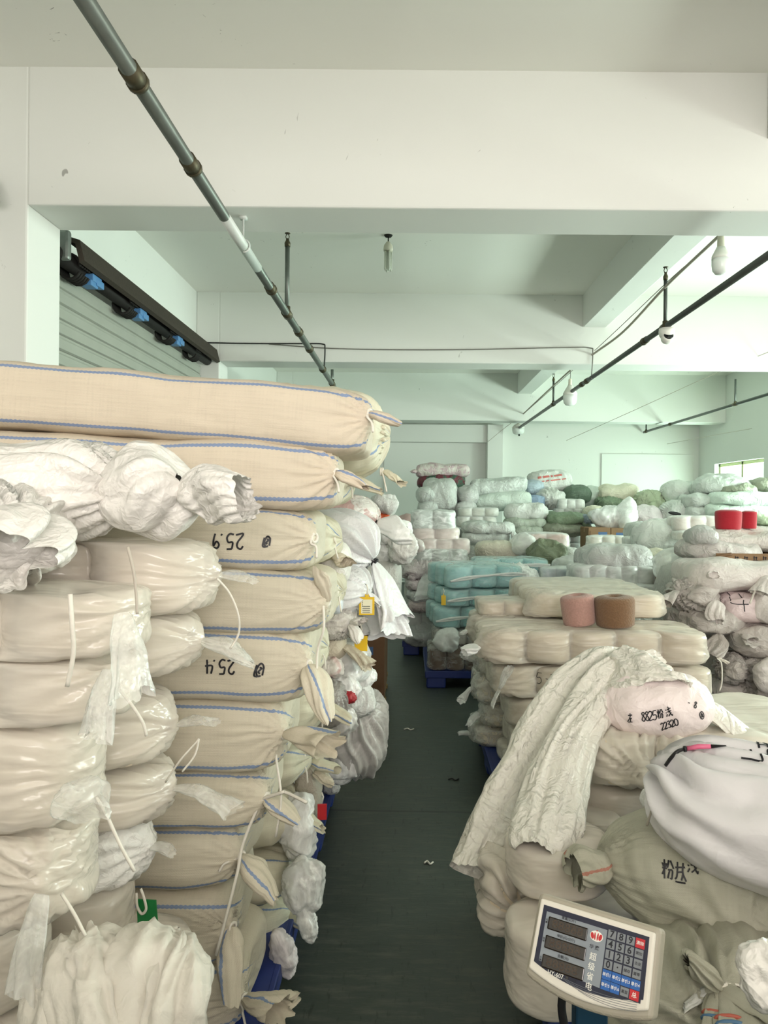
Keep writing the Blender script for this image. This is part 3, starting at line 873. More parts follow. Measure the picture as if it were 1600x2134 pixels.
def bulb_lamp(label, top, hang, r, h, long_neck):
    t = thing('led_bulb', label, 'lamp', (top.x, top.y, top.z - hang - h))
    z = hang + h
    a = MB(); a.tube([(0, 0, z), (.004, 0, z - hang * .5), (0, 0, h)], .004, 6); a.build('cord', M_WIRE, t, True)
    a = MB(); a.lathe([(.012, h + .02), (.022, h + .01), (.024, h * .86), (.024, h * .76 if long_neck else h * .84), (.030, h * .72 if long_neck else h * .80)], 16); a.build('socket', plain('socket', col('#d9d2c2'), .5), t, True)
    a = MB(); a.lathe([(.028, h * .74 if long_neck else h * .81), (r * .72, h * .62), (r * .98, h * .50), (r, h * .42)], 24); a.build('heat_sink', M_WPLAST, t, True)
    a = MB(); a.lathe([(r * .985, h * .43), (r * .99, h * .28), (r * .90, h * .12), (r * .62, h * .03), (r * .1, 0)], 24); a.build('diffuser', plain('frosted_cap', col('#e4e8e4'), .25), t, True)
bulb_lamp('bulb lamp with a ribbed cream base hanging nearest on the right cable', onX(1502, 486), .03, .060, .255, True)
bulb_lamp('broad white bulb lamp hanging midway along the right cable', onX(1188, 772), .13, .092, .34, False)
bulb_lamp('small bulb lamp at the far end of the right cable', onX(1080, 872), .02, .12, .30, True)
c = at(809, 492, 6.79); c.z = ZC
t = thing('compact_fluorescent_lamp', 'unlit fluorescent tube lamp hanging from the ceiling behind the first beam', 'lamp', (c.x, c.y, ZC - .33))
a = MB(); a.lathe([(.03, .315), (.04, .33)], 14); a.tube([(0, 0, .32), (0, 0, .25)], .006, 6); a.build('ceiling_rose', M_SOOT, t, True)
a = MB(); a.lathe([(.018, .268), (.026, .255), (.040, .235), (.044, .20), (.042, .185), (.02, .18)], 18); a.build('lamp_base', plain('old_white', col('#c9c6b6'), .5), t, True)
for k in range(4):
    x, y = .024 * math.cos(k * math.pi / 2 + .4), .024 * math.sin(k * math.pi / 2 + .4)
    a = MB(); a.tube([(x * .7, y * .7, .19), (x * .7, y * .7, .02), (x, y, .004), (x * 1.3, y * 1.3, .02), (x * 1.3, y * 1.3, .19)], .0085, 8); a.build('tube', plain('tube_white', col('#cfd3c8'), .35), t, True)
c = at(1385, 676, 6.2)
t = thing('security_camera', 'white dome security camera under the right pipe', 'camera', (2.125, 6.18, 3.1 - .155))
a = MB(); a.lathe([(.062, .13), (.066, .10), (.060, .07), (.05, .055)], 22); a.build('camera_base', M_WPLAST, t, True)
Mx = Matrix.Translation((0, -.012, .052)) @ Matrix.Rotation(math.radians(66), 4, 'X')
a = MB(); a.lathe([(.02, -.05), (.042, -.035), (.052, -.008), (.050, .02), (.044, .034)], 22, Mx); a.build('camera_ball', M_WPLAST, t, True)
a = MB(); a.lathe([(.040, .03), (.040, .040), (.030, .044), (.004, .046)], 20, Mx); a.build('lens', plain('lens_black', col('#08080a'), .12), t, True)
a = MB(); a.lathe([(.02, .12), (.02, .165)], 10); a.build('camera_clip', M_STEEL, t, True)

# unseen bales added behind the camera to shade the lower foreground
P, UV = sack_grid(2.6, .9, 1.75, 5, 8, 30, 36); P = shape_surface(P, 61, (.02, 2.5)); P[..., 2] += .875
o = grid_obj('bale', P, UV, cloth('shade_bale_sheet', col('#c9c6bc'), .5, .3, 14)); o.location = (-1.15, -1.7, 0); tag(o, 'unseen bale added behind the viewer on the left to block low light', 'bale')
P, UV = sack_grid(2.6, .9, 1.75, 5, 8, 30, 36); P = shape_surface(P, 62, (.02, 2.5)); P[..., 2] += .875
o = grid_obj('bale', P, UV, cloth('shade_bale_sheet', col('#c9c6bc'), .5, .3, 14)); o.location = (1.6, -1.7, 0); tag(o, 'unseen bale added behind the viewer on the right to block low light', 'bale')
# ------------------------------------------------------------------ pallets
M_PALLET = plain('blue_pallet_plastic', col('#203478'), .42, 0, .35, .1, 12)
_PAL = []
def pallet(label, x, y, w=1.0, d=1.2, rz=0.0, group=None):
    """moulded pallet; x, y = middle"""
    H = .15
    if _PAL:
        src = _PAL[0]; r = link(src.copy()); r.location = (x, y, 0); r.rotation_euler = (0, 0, rz); r.scale = (w / 1.0, d / 1.2, 1); r['label'] = label
        for ch in src.children: link(ch.copy(), r)
        return r
    r = thing('pallet', label, 'pallet', (x, y, 0), (0, 0, rz), 'blue plastic pallets')
    m = MB()
    for i in range(9): m.box(-.5 + i * .1125 + (.0), -.5 + i * .1125 + .072 + (.028 if i == 8 else 0), -.6, .6, H - .018, H - .001, .004)
    for yy in (-.6, -.36, -.12, .12, .36, .53): m.box(-.5, .5, yy, yy + .07, H - .022, H - .003, .003)
    for b in ((-.5, .5, -.6, -.58), (-.5, .5, .58, .6), (-.5, -.48, -.6, .6), (.48, .5, -.6, .6)): m.box(*b, H - .06, H, .004)
    m.build('deck', M_PALLET, r)
    f = MB(); f.box(-.07, .07, -.08, .08, 0, H - .018, .012); f0 = f.build('foot', M_PALLET, r)
    k = 0
    for xx in (-.42, 0, .42):
        for yy in (-.51, 0, .51):
            o = f0 if k == 0 else link(f0.copy(), r)
            o.location = (xx, yy, 0); k += 1
    _PAL.append(r)
    return r

# ------------------------------------------------------------------ colours of the goods
BEIGE = col('#cbc3b0')
M_SACK = {}
def sack_mat(k, c, st): 
    if k not in M_SACK: M_SACK[k] = woven('woven_' + k, c, st)
    return M_SACK[k]
M_CORD = plain('white_cord', col('#e2ddd2'), .7, 0, .2, .3, 80)
M_CORDK = plain('black_cord', col('#17171a'), .6)
M_INK = plain('marker_ink', col('#15141c'), .5)
M_WBAG = cloth('white_bag_sheet', col('#e0ddd8'), .40, .42, 16)
M_WSACK = cloth('white_woven_sheet', col('#dedad4'), .5, .35, 24)
M_GREYW = cloth('grey_white_sheet', col('#cdcdc9'), .45, .45, 20)
M_FILMBAG = film('loose_film', (0.88, 0.89, 0.87, 1), .55, .40, .25, (5, 5, 5))
M_FILMTHIN = film('thin_film', (0.88, 0.88, 0.85, 1), .14, .22, .18, (6, 6, 6), .15, 4)
M_WRAP = film('cone_wrap', (0.84, 0.775, 0.69, 1), .32, .12, .25, (1.5, 5, 9), .2, 3)
M_WRAPN = film('milky_wrap', (0.79, 0.735, 0.655, 1), .55, .12, .19, (1.5, 5, 8), .22, 3)
Y_CREAM = yarn('cream_yarn', col('#d6c8b2'))
Y_IVORY = yarn('ivory_yarn', col('#e0d3bd'))

# ------------------------------------------------------------------ the tall stack of long woven sacks on the left
pallet('blue plastic pallet under the tall stack of long beige sacks', -.89, 2.24, 1.02, 1.22)
pallet('blue plastic pallet beyond the tall beige stack, half seen along the aisle', -.89, 3.48, 1.02, 1.18)
YS, WS = 2.0, .44
def zpx(py, Y): return at(800, py, Y).z
TOPS = [(770, 800, 938, 3.0), (706, 928, 1064, 1.9), (664, 1066, 1199, 2.0), (690, 1199, 1334, 1.6), (656, 1326, 1478, 1.2), (610, 1474, 1624, .6), (574, 1626, 1744, .4), (528, 1746, 1872, .2), (512, 1874, 2044, 0), (536, 2044, 2176, 0)]
TAILS = [('leaf', .085, .026, (1, -.2, -.12)), ('leaf', .085, .030, (1, -.1, -.30)), None, ('leaf', .11, .024, (-.18, -.32, 1)), ('leaf', .135, .042, (.55, -.45, -.85)),
         ('flare', .15, .060, (1, -.45, .10)), ('leaf', .10, .032, (.8, -.2, -.35)), ('leaf', .135, .038, (.8, -.4, -.5)), ('leaf', .15, .034, (.15, -.7, -1)), ('flare', .13, .052, (1, -.5, .22))]
WORDS = ['topmost long beige sack of the tall left stack', 'long beige sack, second from the top of the tall stack', 'beige sack third from the top, marked with black digits, under the white bow',
         'beige sack fourth from the top with its mouth folded against its end', 'beige sack fifth from the top with black digits and a loop tail', 'beige sack sixth from the top with a wide flaring mouth',
         'beige sack seventh from the top, tied with a long white cord', 'beige sack eighth from the top with a sagging belly', 'beige sack second from the bottom of the tall stack', 'lowest beige sack of the tall stack, cut by the frame']
nS = len(TOPS)
SACKS = []
zprev = .15
for i in range(nS - 1, -1, -1):
    ex, y0, y1, tl = TOPS[i]
    H = zpx(y0, YS) - zpx(y1, YS) + .012
    L = 1.34 + .03 * math.sin(i * 2.3)
    xr = at(ex, 1000, YS + .15).x
    z0 = zpx(y1, YS) - .004
    st = [(.075, -.075), (.07, -.065), (.085, -.06), (.08, -.07), (.09, -.068), (.088, -.075), (.085, -.06), (.09, -.062), (.082, -.085), (.10, -.055)][i]
    mt = sack_mat('beige_%d' % i, BEIGE if i > 1 else col('#ccc0ad'), st)
    tails, ties = [], []
    kz = .012
    # the knot sits on the near half of the end, where the mouth was gathered
    if TAILS[i]:
        md, tL, tr, td = TAILS[i]
        tails.append(dict(pos=(L / 2 + .008, -.178, H / 2 + kz), d=td, L=tL, r0=.012, r1=tr, mode=md, flat=.55, droop=.15, nv=44))
    th = .010 if i == 6 else .0045
    en = ((.17, (1, -.5, .6)), (.30, (-.35, -.3, -1))) if i == 6 else (((.05, (-1, -.6, -.2)),) if i == 7 else (((.20, (-.02, -.1, -1)),) if i in (3, 5) else ((.05, (.4, -.5, -.6)),)))
    ties.append(dict(pos=(L / 2 + .006, -.176, H / 2 + kz), d=(1, -.6, 0), r=.012, m=M_CORD, th=.0045 if i != 6 else .006, ends=en, loops=2))
    bend = None
    r, P = sack(WORDS[i], 'sack', (xr - L / 2 - .005, YS + WS / 2, z0), L, WS, H, mt, rz=math.radians(-1.0), tilt=(0, math.radians(tl)), seed=100 + i, n=5.2, p=8.0, nu=140, nv=180,
         lump=(.009, 4.5), crease=(.0035, 7, (.5, 1, 2.2)), ends='', extra_knots=[dict(pos=(L / 2 - .008, -.165, kz), n=(1, -.8, 0), amp=.30, lam=.048, pull=.024, pw=.045, kmin=14, kmax=34)],
         tails=tails, ties=ties, group='long beige woven sacks in the tall front stack', name='woven_sack',
         bend=[.0, .004, .0, -.004, .002, .0] if i else [-.005, .01, .004, .0, -.004, -.014])
    if tl: r.location.z += 0.5 * L * math.sin(math.radians(tl)) * 0.94
    SACKS.append((i, r))
body = {i: [c for c in r.children if c.name.startswith('sack_body')][0] for i, r in SACKS}
rootof = dict(SACKS)
def mark_front(i, strokes, px, py, w=.0050, **k):
    mark(rootof[i], body[i], strokes, px, py, YS, (1, 0, 0), (0, .05, 1), w, M_INK, **k)
mark_front(2, rot(writing('25.9', .040), 180), 479, 1128)
mark_front(2, rot(writing('q', .032), 170), 558, 1129)
mark_front(4, rot(writing('25.4', .038), 180), 461, 1388)
mark_front(4, rot(writing('q', .040), 165), 543, 1396)

# second row of the same stack: their pale ends show behind the front row
ENDS2 = [(793, 800, 1000), (722, 945, 1062), (692, 1080, 1190), (700, 1195, 1310), (668, 1318, 1440), (662, 1445, 1570), (632, 1575, 1680), (606, 1690, 1800), (600, 1806, 1925), (596, 1930, 2010)]
EW = ['sack end with a laced seam jutting behind the topmost sack', 'sack end behind the second sack from the top', 'sack end behind the sack third from the top', 'pale sack end behind the fourth beige sack', 'pale sack end behind the fifth beige sack', 'sack end with a small blue striped tail behind the sixth sack', 'pale lumpy sack end behind the seventh sack', 'pale sack end behind the eighth sack', 'wrinkled sack end behind the second lowest sack', 'lowest sack of the rear row by the aisle']
for i, (ex, y0, y1) in enumerate(ENDS2):
    Y = 2.46; H = zpx(y0, Y) - zpx(y1, Y) + .01; L = 1.30
    xr = at(ex, 1000, Y + .1).x
    mt = woven('woven_rear', col('#cfcab4'), (.10, -.10))
    tails, ties = [], []
    if i == 0:
        tails = [dict(pos=(L / 2 + .01, -.02, .035), d=(.9, -.4, -.45), L=.075, r1=.022, mode='rosette')]
    elif i in (5, 7, 9, 1):
        tails = [dict(pos=(L / 2 + .005, -.05, H * .55), d=(1, -.35, -.25), L=.12, r1=.034, mode='leaf')]
    ties = [dict(pos=(L / 2, -.05 if i else -.02, H * .55 if i else .035), d=(1, 0, 0), r=.012, m=M_CORD, th=.004, ends=((.06, (.3, -.4, -.8)),))]
    r, P = sack(EW[i], 'sack', (xr - L / 2, Y + .22, zpx(y1, Y)), L, .44, H, mt, seed=140 + i, n=3.2, p=5.0, nu=80, nv=96, lump=(.016, 6), crumple=(.007, 9),
         ends='R', amp=.16, lam=.10, tails=tails, ties=ties, group='long beige sacks in the rear row of the tall stack', name='woven_sack')
    if i == 0:                                                      # the laced seam
        mb = MB()
        for k in range(9):
            z = H * .80 - k * .021; s = 1 if k % 2 else -1
            x = L / 2 * (1 - .010 * abs(k - 4)) + .002
            mb.tube([(x - .012, -.07 + s * .016, z), (x + .012, -.07, z - .008), (x - .012, -.07 - s * .016, z - .018)], .005, 6)
            mb.tube([(x - .005, -.07 + s * .012, z - .004), (x + .016, -.065 - s * .012, z - .014)], .007, 6)
        mb.build('lacing', mt, r, True)

# ------------------------------------------------------------------ film-wrapped cone packs in the near left corner
NX0, NXR = -1.55, -.50                                               # the near stack's sides
LV = [(2150, 1965), (1962, 1752), (1750, 1530), (1528, 1392), (1390, 1245)]
Ra, Rb = .115, .115
YN = 1.40
def near_pack(label, exr, y0, y1, Yf, seed, kn, tl, rows=1, cols=5, mat=None, R=.12, group='film wrapped cone packs in the near left stack', wr=.9, res=1.2):
    z0, z1 = zpx(y1, Yf), zpx(y0, Yf); H = z1 - z0
    xr = at(exr, 1000, Yf + R).x
    a = cols * R + .008
    knots = [dict(pos=(at(kx, ky, Yf).x - (xr - a), -rows * R - .008, zpx(ky, Yf) - z0) if f == 'F' else (a, (ky if abs(ky) < 5 else 0), H / 2), n=(0, -1, 0) if f == 'F' else (1, 0, 0), amp=.17, lam=.09, pull=.03, pw=.05, kmin=12, kmax=30) for (f, kx, ky) in kn]
    tails = [dict(pos=tuple(Vector(k['pos']) + Vector(k['n']) * .03), d=t[0], L=t[1], r1=t[2], r0=.014, mode=t[3], droop=.35, flat=.45, m=M_FILMTHIN) for k, t in zip(knots, tl)]
    r, P = pack(label, 'yarn pack', (xr - a, Yf + rows * R, z0), cols, rows, R, H, Y_CREAM, mat or M_WRAPN, seed=seed, knots=knots, tails=tails, group=group, wr=wr, res=res, scal=.62, p=9.0)
    return r
# rear column first (further along), then the front column
near_pack('film wrapped cone pack in the rear column, right under the white tied bag', 436, 1136, 1292, 1.68, 201, [('R', 0, 0)], [((1, -.3, .25), .085, .026, 'leaf')])
near_pack('film wrapped cone pack in the rear column with a curled film tail', 402, 1294, 1426, 1.68, 202, [('R', 0, 0)], [((1, -.35, -.02), .13, .034, 'leaf')])
near_pack('film wrapped cone pack in the rear column beside the sixth beige sack', 352, 1470, 1622, 1.68, 203, [('R', 0, 0)], [((1, -.2, .5), .10, .022, 'leaf')])
near_pack('film wrapped cone pack in the rear column with a long flat film tail', 346, 1626, 1750, 1.68, 204, [('R', 0, 0)], [((1, -.3, .12), .16, .035, 'flare')])
near_pack('white covered cone pack in the rear column above the green tag', 302, 1752, 1885, 1.68, 205, [('R', 0, 0)], [((.9, -.5, .25), .06, .020, 'leaf')], mat=M_WBAG)
near_pack('cone pack in the rear column just behind the crumpled sack', 280, 1888, 2050, 1.68, 206, [], [])
near_pack('film wrapped cone pack with a hanging film tail, second layer of the near left stack', 304, 1240, 1388, YN, 211, [('F', 272, 1278)], [((.35, -.5, -.8), .12, .036, 'flare')])
near_pack('film wrapped cone pack whose ragged film tail hangs at its right end, third layer', 286, 1392, 1528, YN, 212, [('F', 246, 1392)], [((-.1, -.5, -1), .09, .03, 'flare')])
near_pack('film wrapped cone pack with strong pleats round a central knot, fourth layer', 212, 1530, 1750, YN, 213, [('F', 186, 1622)], [((.5, -.9, .15), .10, .046, 'rosette')])
near_pack('film wrapped cone pack with a long drooping tail, fifth layer of the near left stack', 198, 1754, 1962, YN, 214, [('F', 108, 1848)], [((-.1, -.4, -1), .13, .034, 'flare')])
near_pack('film wrapped cone pack at the bottom left corner of the frame', 96, 1966, 2170, YN, 215, [], [])
zb = zpx(2170, YN)
for k in range(2):
    zz = .15 + k * (zb - .15) / 2; hh = (zb - .15) / 2
    pk, P = pack(['cone pack on the pallet at the foot of the near left stack', 'cone pack second from the pallet in the near left stack'][k], 'yarn pack', (-1.08, YN + .23, zz), 5, 2, .115, hh - .003, Y_CREAM, M_WRAPN, seed=220 + k, group='cone packs at the foot of the near left stack', cones=False, res=.5)
pallet('blue plastic pallet under the near left cone packs', -1.06, 1.55, 1.1, .62)
# cords hanging from the packs
def cord(label, pts, r=.005, m=None, Y=None, parent=None):
    q = smooth_path([at(*p) for p in pts], 6); c = q[0].copy()
    mb = MB(); mb.tube([p - c for p in q], r, 6)
    o = mb.build('hanging_cord', m or M_CORD, parent, True); o.location = c
    return tag(o, label, 'cord') if parent is None else o
cord('thick white cord hanging straight down below the white rosette', [(146, 1238, 1.30), (150, 1300, 1.30), (153, 1360, 1.31), (140, 1430, 1.32)], .0044)
cord('thin grey cord hanging from the white tied bag onto the second layer', [(266, 1140, 1.36), (278, 1190, 1.36), (284, 1240, 1.36), (286, 1280, 1.355)], .0030, M_WIREP)
cord('white cord looping from a film tail down over the beige sacks', [(452, 1205, 1.64), (478, 1236, 1.66), (496, 1280, 1.68), (497, 1320, 1.70), (480, 1352, 1.70)], .0026)
cord('short white cord below the ragged film tail', [(250, 1438, 1.36), (275, 1470, 1.35), (297, 1505, 1.36), (305, 1533, 1.37)], .0030)
cord('white cord slanting down below the pleated knot pack', [(200, 1660, 1.33), (225, 1705, 1.32), (250, 1760, 1.32), (280, 1815, 1.33)], .0032)
cord('white cord trailing across the lower packs toward the crumpled sack', [(128, 1862, 1.33), (155, 1905, 1.32), (178, 1950, 1.32)], .0030)
cord('pair-looped thin cord on the flat film tail', [(345, 1630, 1.63), (375, 1585, 1.60), (408, 1548, 1.60), (414, 1542, 1.60), (405, 1575, 1.60), (380, 1608, 1.60)], .0022)

# green tag
c = at(306, 1918, 1.74)
g = thing('green_tag', 'green plastic tag hanging on a white loop in the left foreground', 'tag', c, (math.radians(4), 0, math.radians(-6)))
g.scale = (1.09, 1.09, 1.09)
mb = MB(); mb.add([(-.022, 0, .045), (.022, -.002, .047), (.024, -.001, .0), (.015, .003, -.045), (.004, .002, -.044), (-.021, 0, -.022)] + [(x, y + .003, z) for x, y, z in [(-.022, 0, .045), (.022, -.002, .047), (.024, -.001, .0), (.015, .003, -.045), (.004, .002, -.044), (-.021, 0, -.022)]],
   [(0, 1, 2, 3, 4, 5), (11, 10, 9, 8, 7, 6)] + [(i, 6 + i, 6 + (i + 1) % 6, (i + 1) % 6) for i in range(6)])
mb.build('tag_plate', plain('green_plastic', col('#0f7a3c'), .4), g)
mb = MB(); mb.tube(smooth_path([(-.02, -.004, .062), (-.018, -.006, .035), (-.008, -.006, .018), (.002, -.006, .03), (-.004, -.004, .055), (-.012, 0, .07)], 5), .003, 6); mb.build('tag_loop', M_CORD, g, True)

# white bags lying on top of the near packs
xe = at(232, 1000, 1.62).x
hb = zpx(930, 1.7) - zpx(1128, 1.6)
r, P = sack('long white plastic bag on the left stack, tied into a bow at its right end', 'bag', (xe - .45, 1.68, zpx(1133, 1.6) + .002), .9, .42, hb, M_WBAG, seed=301, n=2.5, p=4.0, nu=110, nv=110, lump=(.016, 5), crease=(.010, 6, (.45, 1, 1.5)), name='white_bag',
     extra_knots=[dict(pos=(.45, -.05, .0), n=(1, -.3, 0), amp=.34, lam=.12, pull=.02, kmin=8, kmax=24)],
     tails=[dict(pos=(.43, -.05, hb / 2 - .005), d=(1, -.12, .03), L=.185, r0=.035, r1=.098, mode='puff', flat=1.0, droop=.0, nu=50, nv=100, name='neck_puff', rough=.16),
            dict(pos=(.612, -.07, hb / 2), d=(1, -.40, .02), L=.165, r0=.024, r1=.070, mode='rosette', flat=.85, droop=.1, nu=46, nv=90, name='bow', rough=.26)],
     ties=[dict(pos=(.612, -.07, hb / 2), d=(1, -.2, 0), r=.024, m=M_CORD, th=.003)])
r, P = sack('near white plastic bag at the left edge with a big rosette knot', 'bag', (at(58, 1000, 1.36).x - .40, 1.50, zpx(1262, 1.34)), .8, .34, zpx(1000, 1.42) - zpx(1258, 1.34), M_WBAG, seed=302, n=2.4, p=3.6, nu=90, nv=90, lump=(.012, 5), crease=(.008, 6, (.4, 1, 1.6)), name='white_bag',
     extra_knots=[dict(pos=(.36, -.13, .01), n=(.8, -.7, 0), amp=.26, lam=.12, pull=.02, kmin=12, kmax=34)],
     tails=[dict(pos=(.37, -.15, .125), d=(.55, -.9, -.02), L=.125, r0=.024, r1=.090, mode='rosette', flat=.8, droop=.25, nu=48, nv=96, name='rosette', rough=.30)])
# crumpled empty sack at the bottom left
# ------------------------------------------------------------------ goods along the left side of the aisle, beyond the tall stack
M_PINKB = cloth('pink_mottled_bag', col('#ded8d2'), .4, .3, 16, (col('#c9a9a4'), 9.0))
M_BALL = cloth('white_ball_cloth', col('#dfdfe0'), .42, .3, 14)
M_TRANSW = film('cloudy_bag', (0.86, 0.86, 0.84, 1), .72, .25, .32, (4, 4, 4))
M_BEIGEB = cloth('beige_cloth', col('#cfc6b2'), .6, .4, 20)
M_YTAG = plain('yellow_tag_plastic', col('#e0b81e'), .4)
M_PAPER = plain('tag_paper', col('#e8e4c8'), .7)
bagpx('white round tied bag beside the tall stack with a huge hanging mouth', (640, 1063, 782, 1192), 3.25, .36, M_BALL, cat='bag', seed=401, n=2.1, p=2.3, nu=96, nv=96, lump=(.012, 4), crease=(.003, 8, (.3, 1, 1)),
      knots=[(781, 1172, -.03, (1, -.25, -.2), .30, .16, .015)], tails=[((781, 1172, -.03), (.36, -.15, -1), .27, .15, dict(mode='flare', flat=.32, droop=.0, name='bag_mouth', r0=.02, rough=.20)), ((792, 1230, .06), (.12, 0, -1), .20, .12, dict(mode='flare', flat=.35, droop=0, name='bag_mouth', r0=.03, rough=.2))],
      ties=[((781, 1172, -.03), (1, -.2, -.6), M_CORDK, dict(r=.016, th=.005))])
bagpx('white tied bag with a black cord below the round one', (620, 1178, 766, 1268), 3.10, .34, M_BALL, seed=402, n=2.2, p=2.4, nu=90, nv=90, lump=(.010, 4), crease=(.003, 8, (.3, 1, 1)),
      knots=[(757, 1232, -.05, (1, -.4, -.1), .30, .15, .012)], ties=[((760, 1233, -.06), (1, -.3, 0), M_CORDK, dict(r=.014, th=.006, loops=3, ends=((.05, (.1, -.3, 1)), (.05, (.3, -.3, -1)))))], tails=[((762, 1233, -.06), (1, -.2, -.7), .07, .02, dict(mode='leaf', flat=.5))])
bagpx('pink mottled round bag behind the white balls', (640, 1030, 784, 1120), 3.75, .45, M_PINKB, seed=403, n=2.1, p=2.3, nu=70, nv=70, lump=(.02, 4), knots=[(781, 1090, -.05, (1, -.2, -.1), .25, .14, .012)],
      ties=[((782, 1091, -.05), (1, 0, 0), M_CORDK, dict(r=.013, th=.006))], tails=[((784, 1092, -.05), (1, -.1, -.25), .16, .07, dict(mode='rosette', m=M_TRANSW, flat=.8))])
crumple_bag('small grey tied sack far off above the orange scrap', 'bag', tuple(at(800, 1072, 5.75)), .19, .2, .15, M_GREYW, seed=404)
crumple_bag('orange scrap of cloth behind the pink mottled bag', 'cloth', tuple(at(797, 1084, 5.75)), .10, .12, .05, plain('orange_cloth', col('#c85a34'), .6, 0, .3), seed=405)
crumple_bag('pink far bag in front of the bare back wall', 'bag', tuple(at(846, 1144, 9.0)), .26, .4, .40, cloth('pink_far', col('#c9aaa6'), .5, .3), seed=406)
crumple_bag('clear plastic bag scrunched up beside the pink mottled bag', 'plastic bag', tuple(at(816, 1134, 5.8)), .27, .25, .19, M_TRANSW, seed=407, nu=60, nv=60)
crumple_bag('white bag mouth sticking up near the pink stack', 'plastic bag', tuple(at(838, 1168, 5.72)), .18, .2, .20, M_WBAG, seed=408, nu=60, nv=60, amp=.22)
crumple_bag('greenish plastic bag hanging behind the large white mouth', 'plastic bag', tuple(at(800, 1168, 5.85)), .25, .2, .14, M_TRANSW, seed=409)
bagpx('white bag with a scrunched beige mouth wedged right of the marked sack', (668, 1130, 726, 1215), 2.78, .2, M_WSACK, seed=410, n=2.5, p=3, nu=56, nv=56, crumple=(.006, 9), tails=[((696, 1160, -.11), (.6, -.6, -.1), .07, .032, dict(mode='rosette', m=M_BEIGEB))])
bagpx('bluish white plastic bag with a yellow scrap behind the fourth sack', (684, 1216, 716, 1278), 2.72, .12, cloth('bluish_sheet', col('#d3dae2'), .35, .2), seed=411, n=2.4, p=3, nu=40, nv=40)
r, P = bagpx('small white sack with a tight pleated knot under the black-corded bag', (640, 1262, 736, 1326), 3.05, .24, M_WSACK, seed=412, n=2.4, p=2.8, nu=80, nv=80, knots=[(728, 1299, -.09, (.9, -.6, 0), .32, .12, .02)],
      tails=[((733, 1297, -.10), (.9, -.5, .35), .055, .026, dict(mode='rosette')), ((731, 1302, -.10), (.6, -.4, -.8), .07, .026, dict(mode='leaf'))])
bagpx('grey beige flat sack with a limp mouth over the cardboard box', (645, 1312, 722, 1372), 3.15, .22, M_BEIGEB, seed=413, n=2.6, p=3.4, nu=56, nv=56, crumple=(.006, 8), tails=[((714, 1346, -.06), (1, -.35, -.5), .13, .050, dict(mode='flare', flat=.5))])
crumple_bag('clear crinkled plastic in the middle of the aisle heap', 'plastic bag', tuple(at(712, 1424, 3.2)), .19, .22, .16, M_FILMBAG, seed=414, nu=70, nv=70)
crumple_bag('round clump of crinkled plastic in front of the cardboard box', 'plastic bag', tuple(at(757, 1428, 3.3)), .10, .12, .075, M_TRANSW, seed=415, nu=60, nv=60)
crumple_bag('knotted grey plastic with a black cord on the aisle heap', 'plastic bag', tuple(at(716, 1455, 3.1)), .13, .14, .10, M_FILMBAG, seed=416, nu=60, nv=60)
crumple_bag('pale crumpled bag mouth right of the black cord', 'plastic bag', tuple(at(745, 1490, 3.25)), .13, .13, .13, M_GREYW, seed=417, nu=60, nv=60)
bagpx('dark grey tied bag behind the loop-tailed sack', (630, 1415, 722, 1510), 2.95, .26, cloth('dim_bag', col('#9d9893'), .45, .4), seed=418, n=2.3, p=2.6, nu=64, nv=64, knots=[(706, 1436, -.09, (.8, -.5, .4), .28, .12, .012)])
crumple_bag('red netting scrap tucked in the aisle heap', 'scrap', tuple(at(722, 1462, 3.02)), .07, .06, .035, plain('red_net', col('#a8262e'), .6, 0, .3), seed=419, amp=.3)
r, P = bagpx('big grey plastic bag lying out on the aisle floor around a white roll', (676, 1440, 804, 1606), 3.62, .45, film('dull_grey_film', (0.56, 0.54, 0.51, 1), .70, .25, .30, (4, 4, 4)), seed=420, n=2.5, p=2.7, nu=96, nv=96, lump=(.03, 4), crumple=(.014, 5), knots=[(726, 1462, -.15, (-.1, -.6, .8), .26, .2, .02)],
      tails=[((722, 1470, -.2), (-.4, -.5, .45), .12, .05, dict(mode='rosette')), ], body='bag_body')
bagpx('white yarn roll inside the big grey plastic bag', (742, 1462, 803, 1540), 3.74, .30, cloth('roll_white', col('#dfe2da'), .5, .15), seed=421, n=2.2, p=2.6, nu=48, nv=48, cat='yarn roll', name='yarn_roll')
crumple_bag('limp grey plastic bag sagging over the pallet corner', 'plastic bag', tuple(at(707, 1622, 3.5)), .17, .2, .19, M_TRANSW, seed=422, rz=.5, nu=70, nv=70)
bagpx('grey cloth sack hanging behind the sixth beige sack', (618, 1570, 668, 1700), 2.86, .2, cloth('grey_cloth', col('#b3ab9c'), .6, .4, 30), seed=423, n=2.6, p=3.4, nu=56, nv=56, crumple=(.006, 9), tails=[((650, 1588, -.1), (1, -.3, -.05), .10, .034, dict(mode='leaf', m=woven('woven_rear', None, ()))), ((655, 1610, -.1), (1, -.3, -.25), .08, .028, dict(mode='rosette', m=M_BEIGEB))])
bagpx('small grey bag with a pleated knot above the red tag', (640, 1650, 668, 1706), 2.9, .14, M_GREYW, seed=424, n=2.4, p=2.8, nu=48, nv=48, knots=[(650, 1658, -.06, (.3, -.8, .4), .3, .08, .01)])
crumple_bag('small white knotted bag end over the blue pallet', 'plastic bag', tuple(at(688, 1652, 3.72)), .085, .08, .09, M_GREYW, seed=425)
crumple_bag('clear plastic bag hanging beside the seventh beige sack', 'plastic bag', tuple(at(622, 1790, 2.62)), .11, .16, .22, M_TRANSW, seed=426, nu=70, nv=70)
crumple_bag('clear plastic scrap sagging off the eighth sack toward the aisle', 'plastic bag', tuple(at(630, 1890, 2.50)), .12, .13, .15, M_FILMBAG, seed=427, rz=.3, nu=70, nv=70)
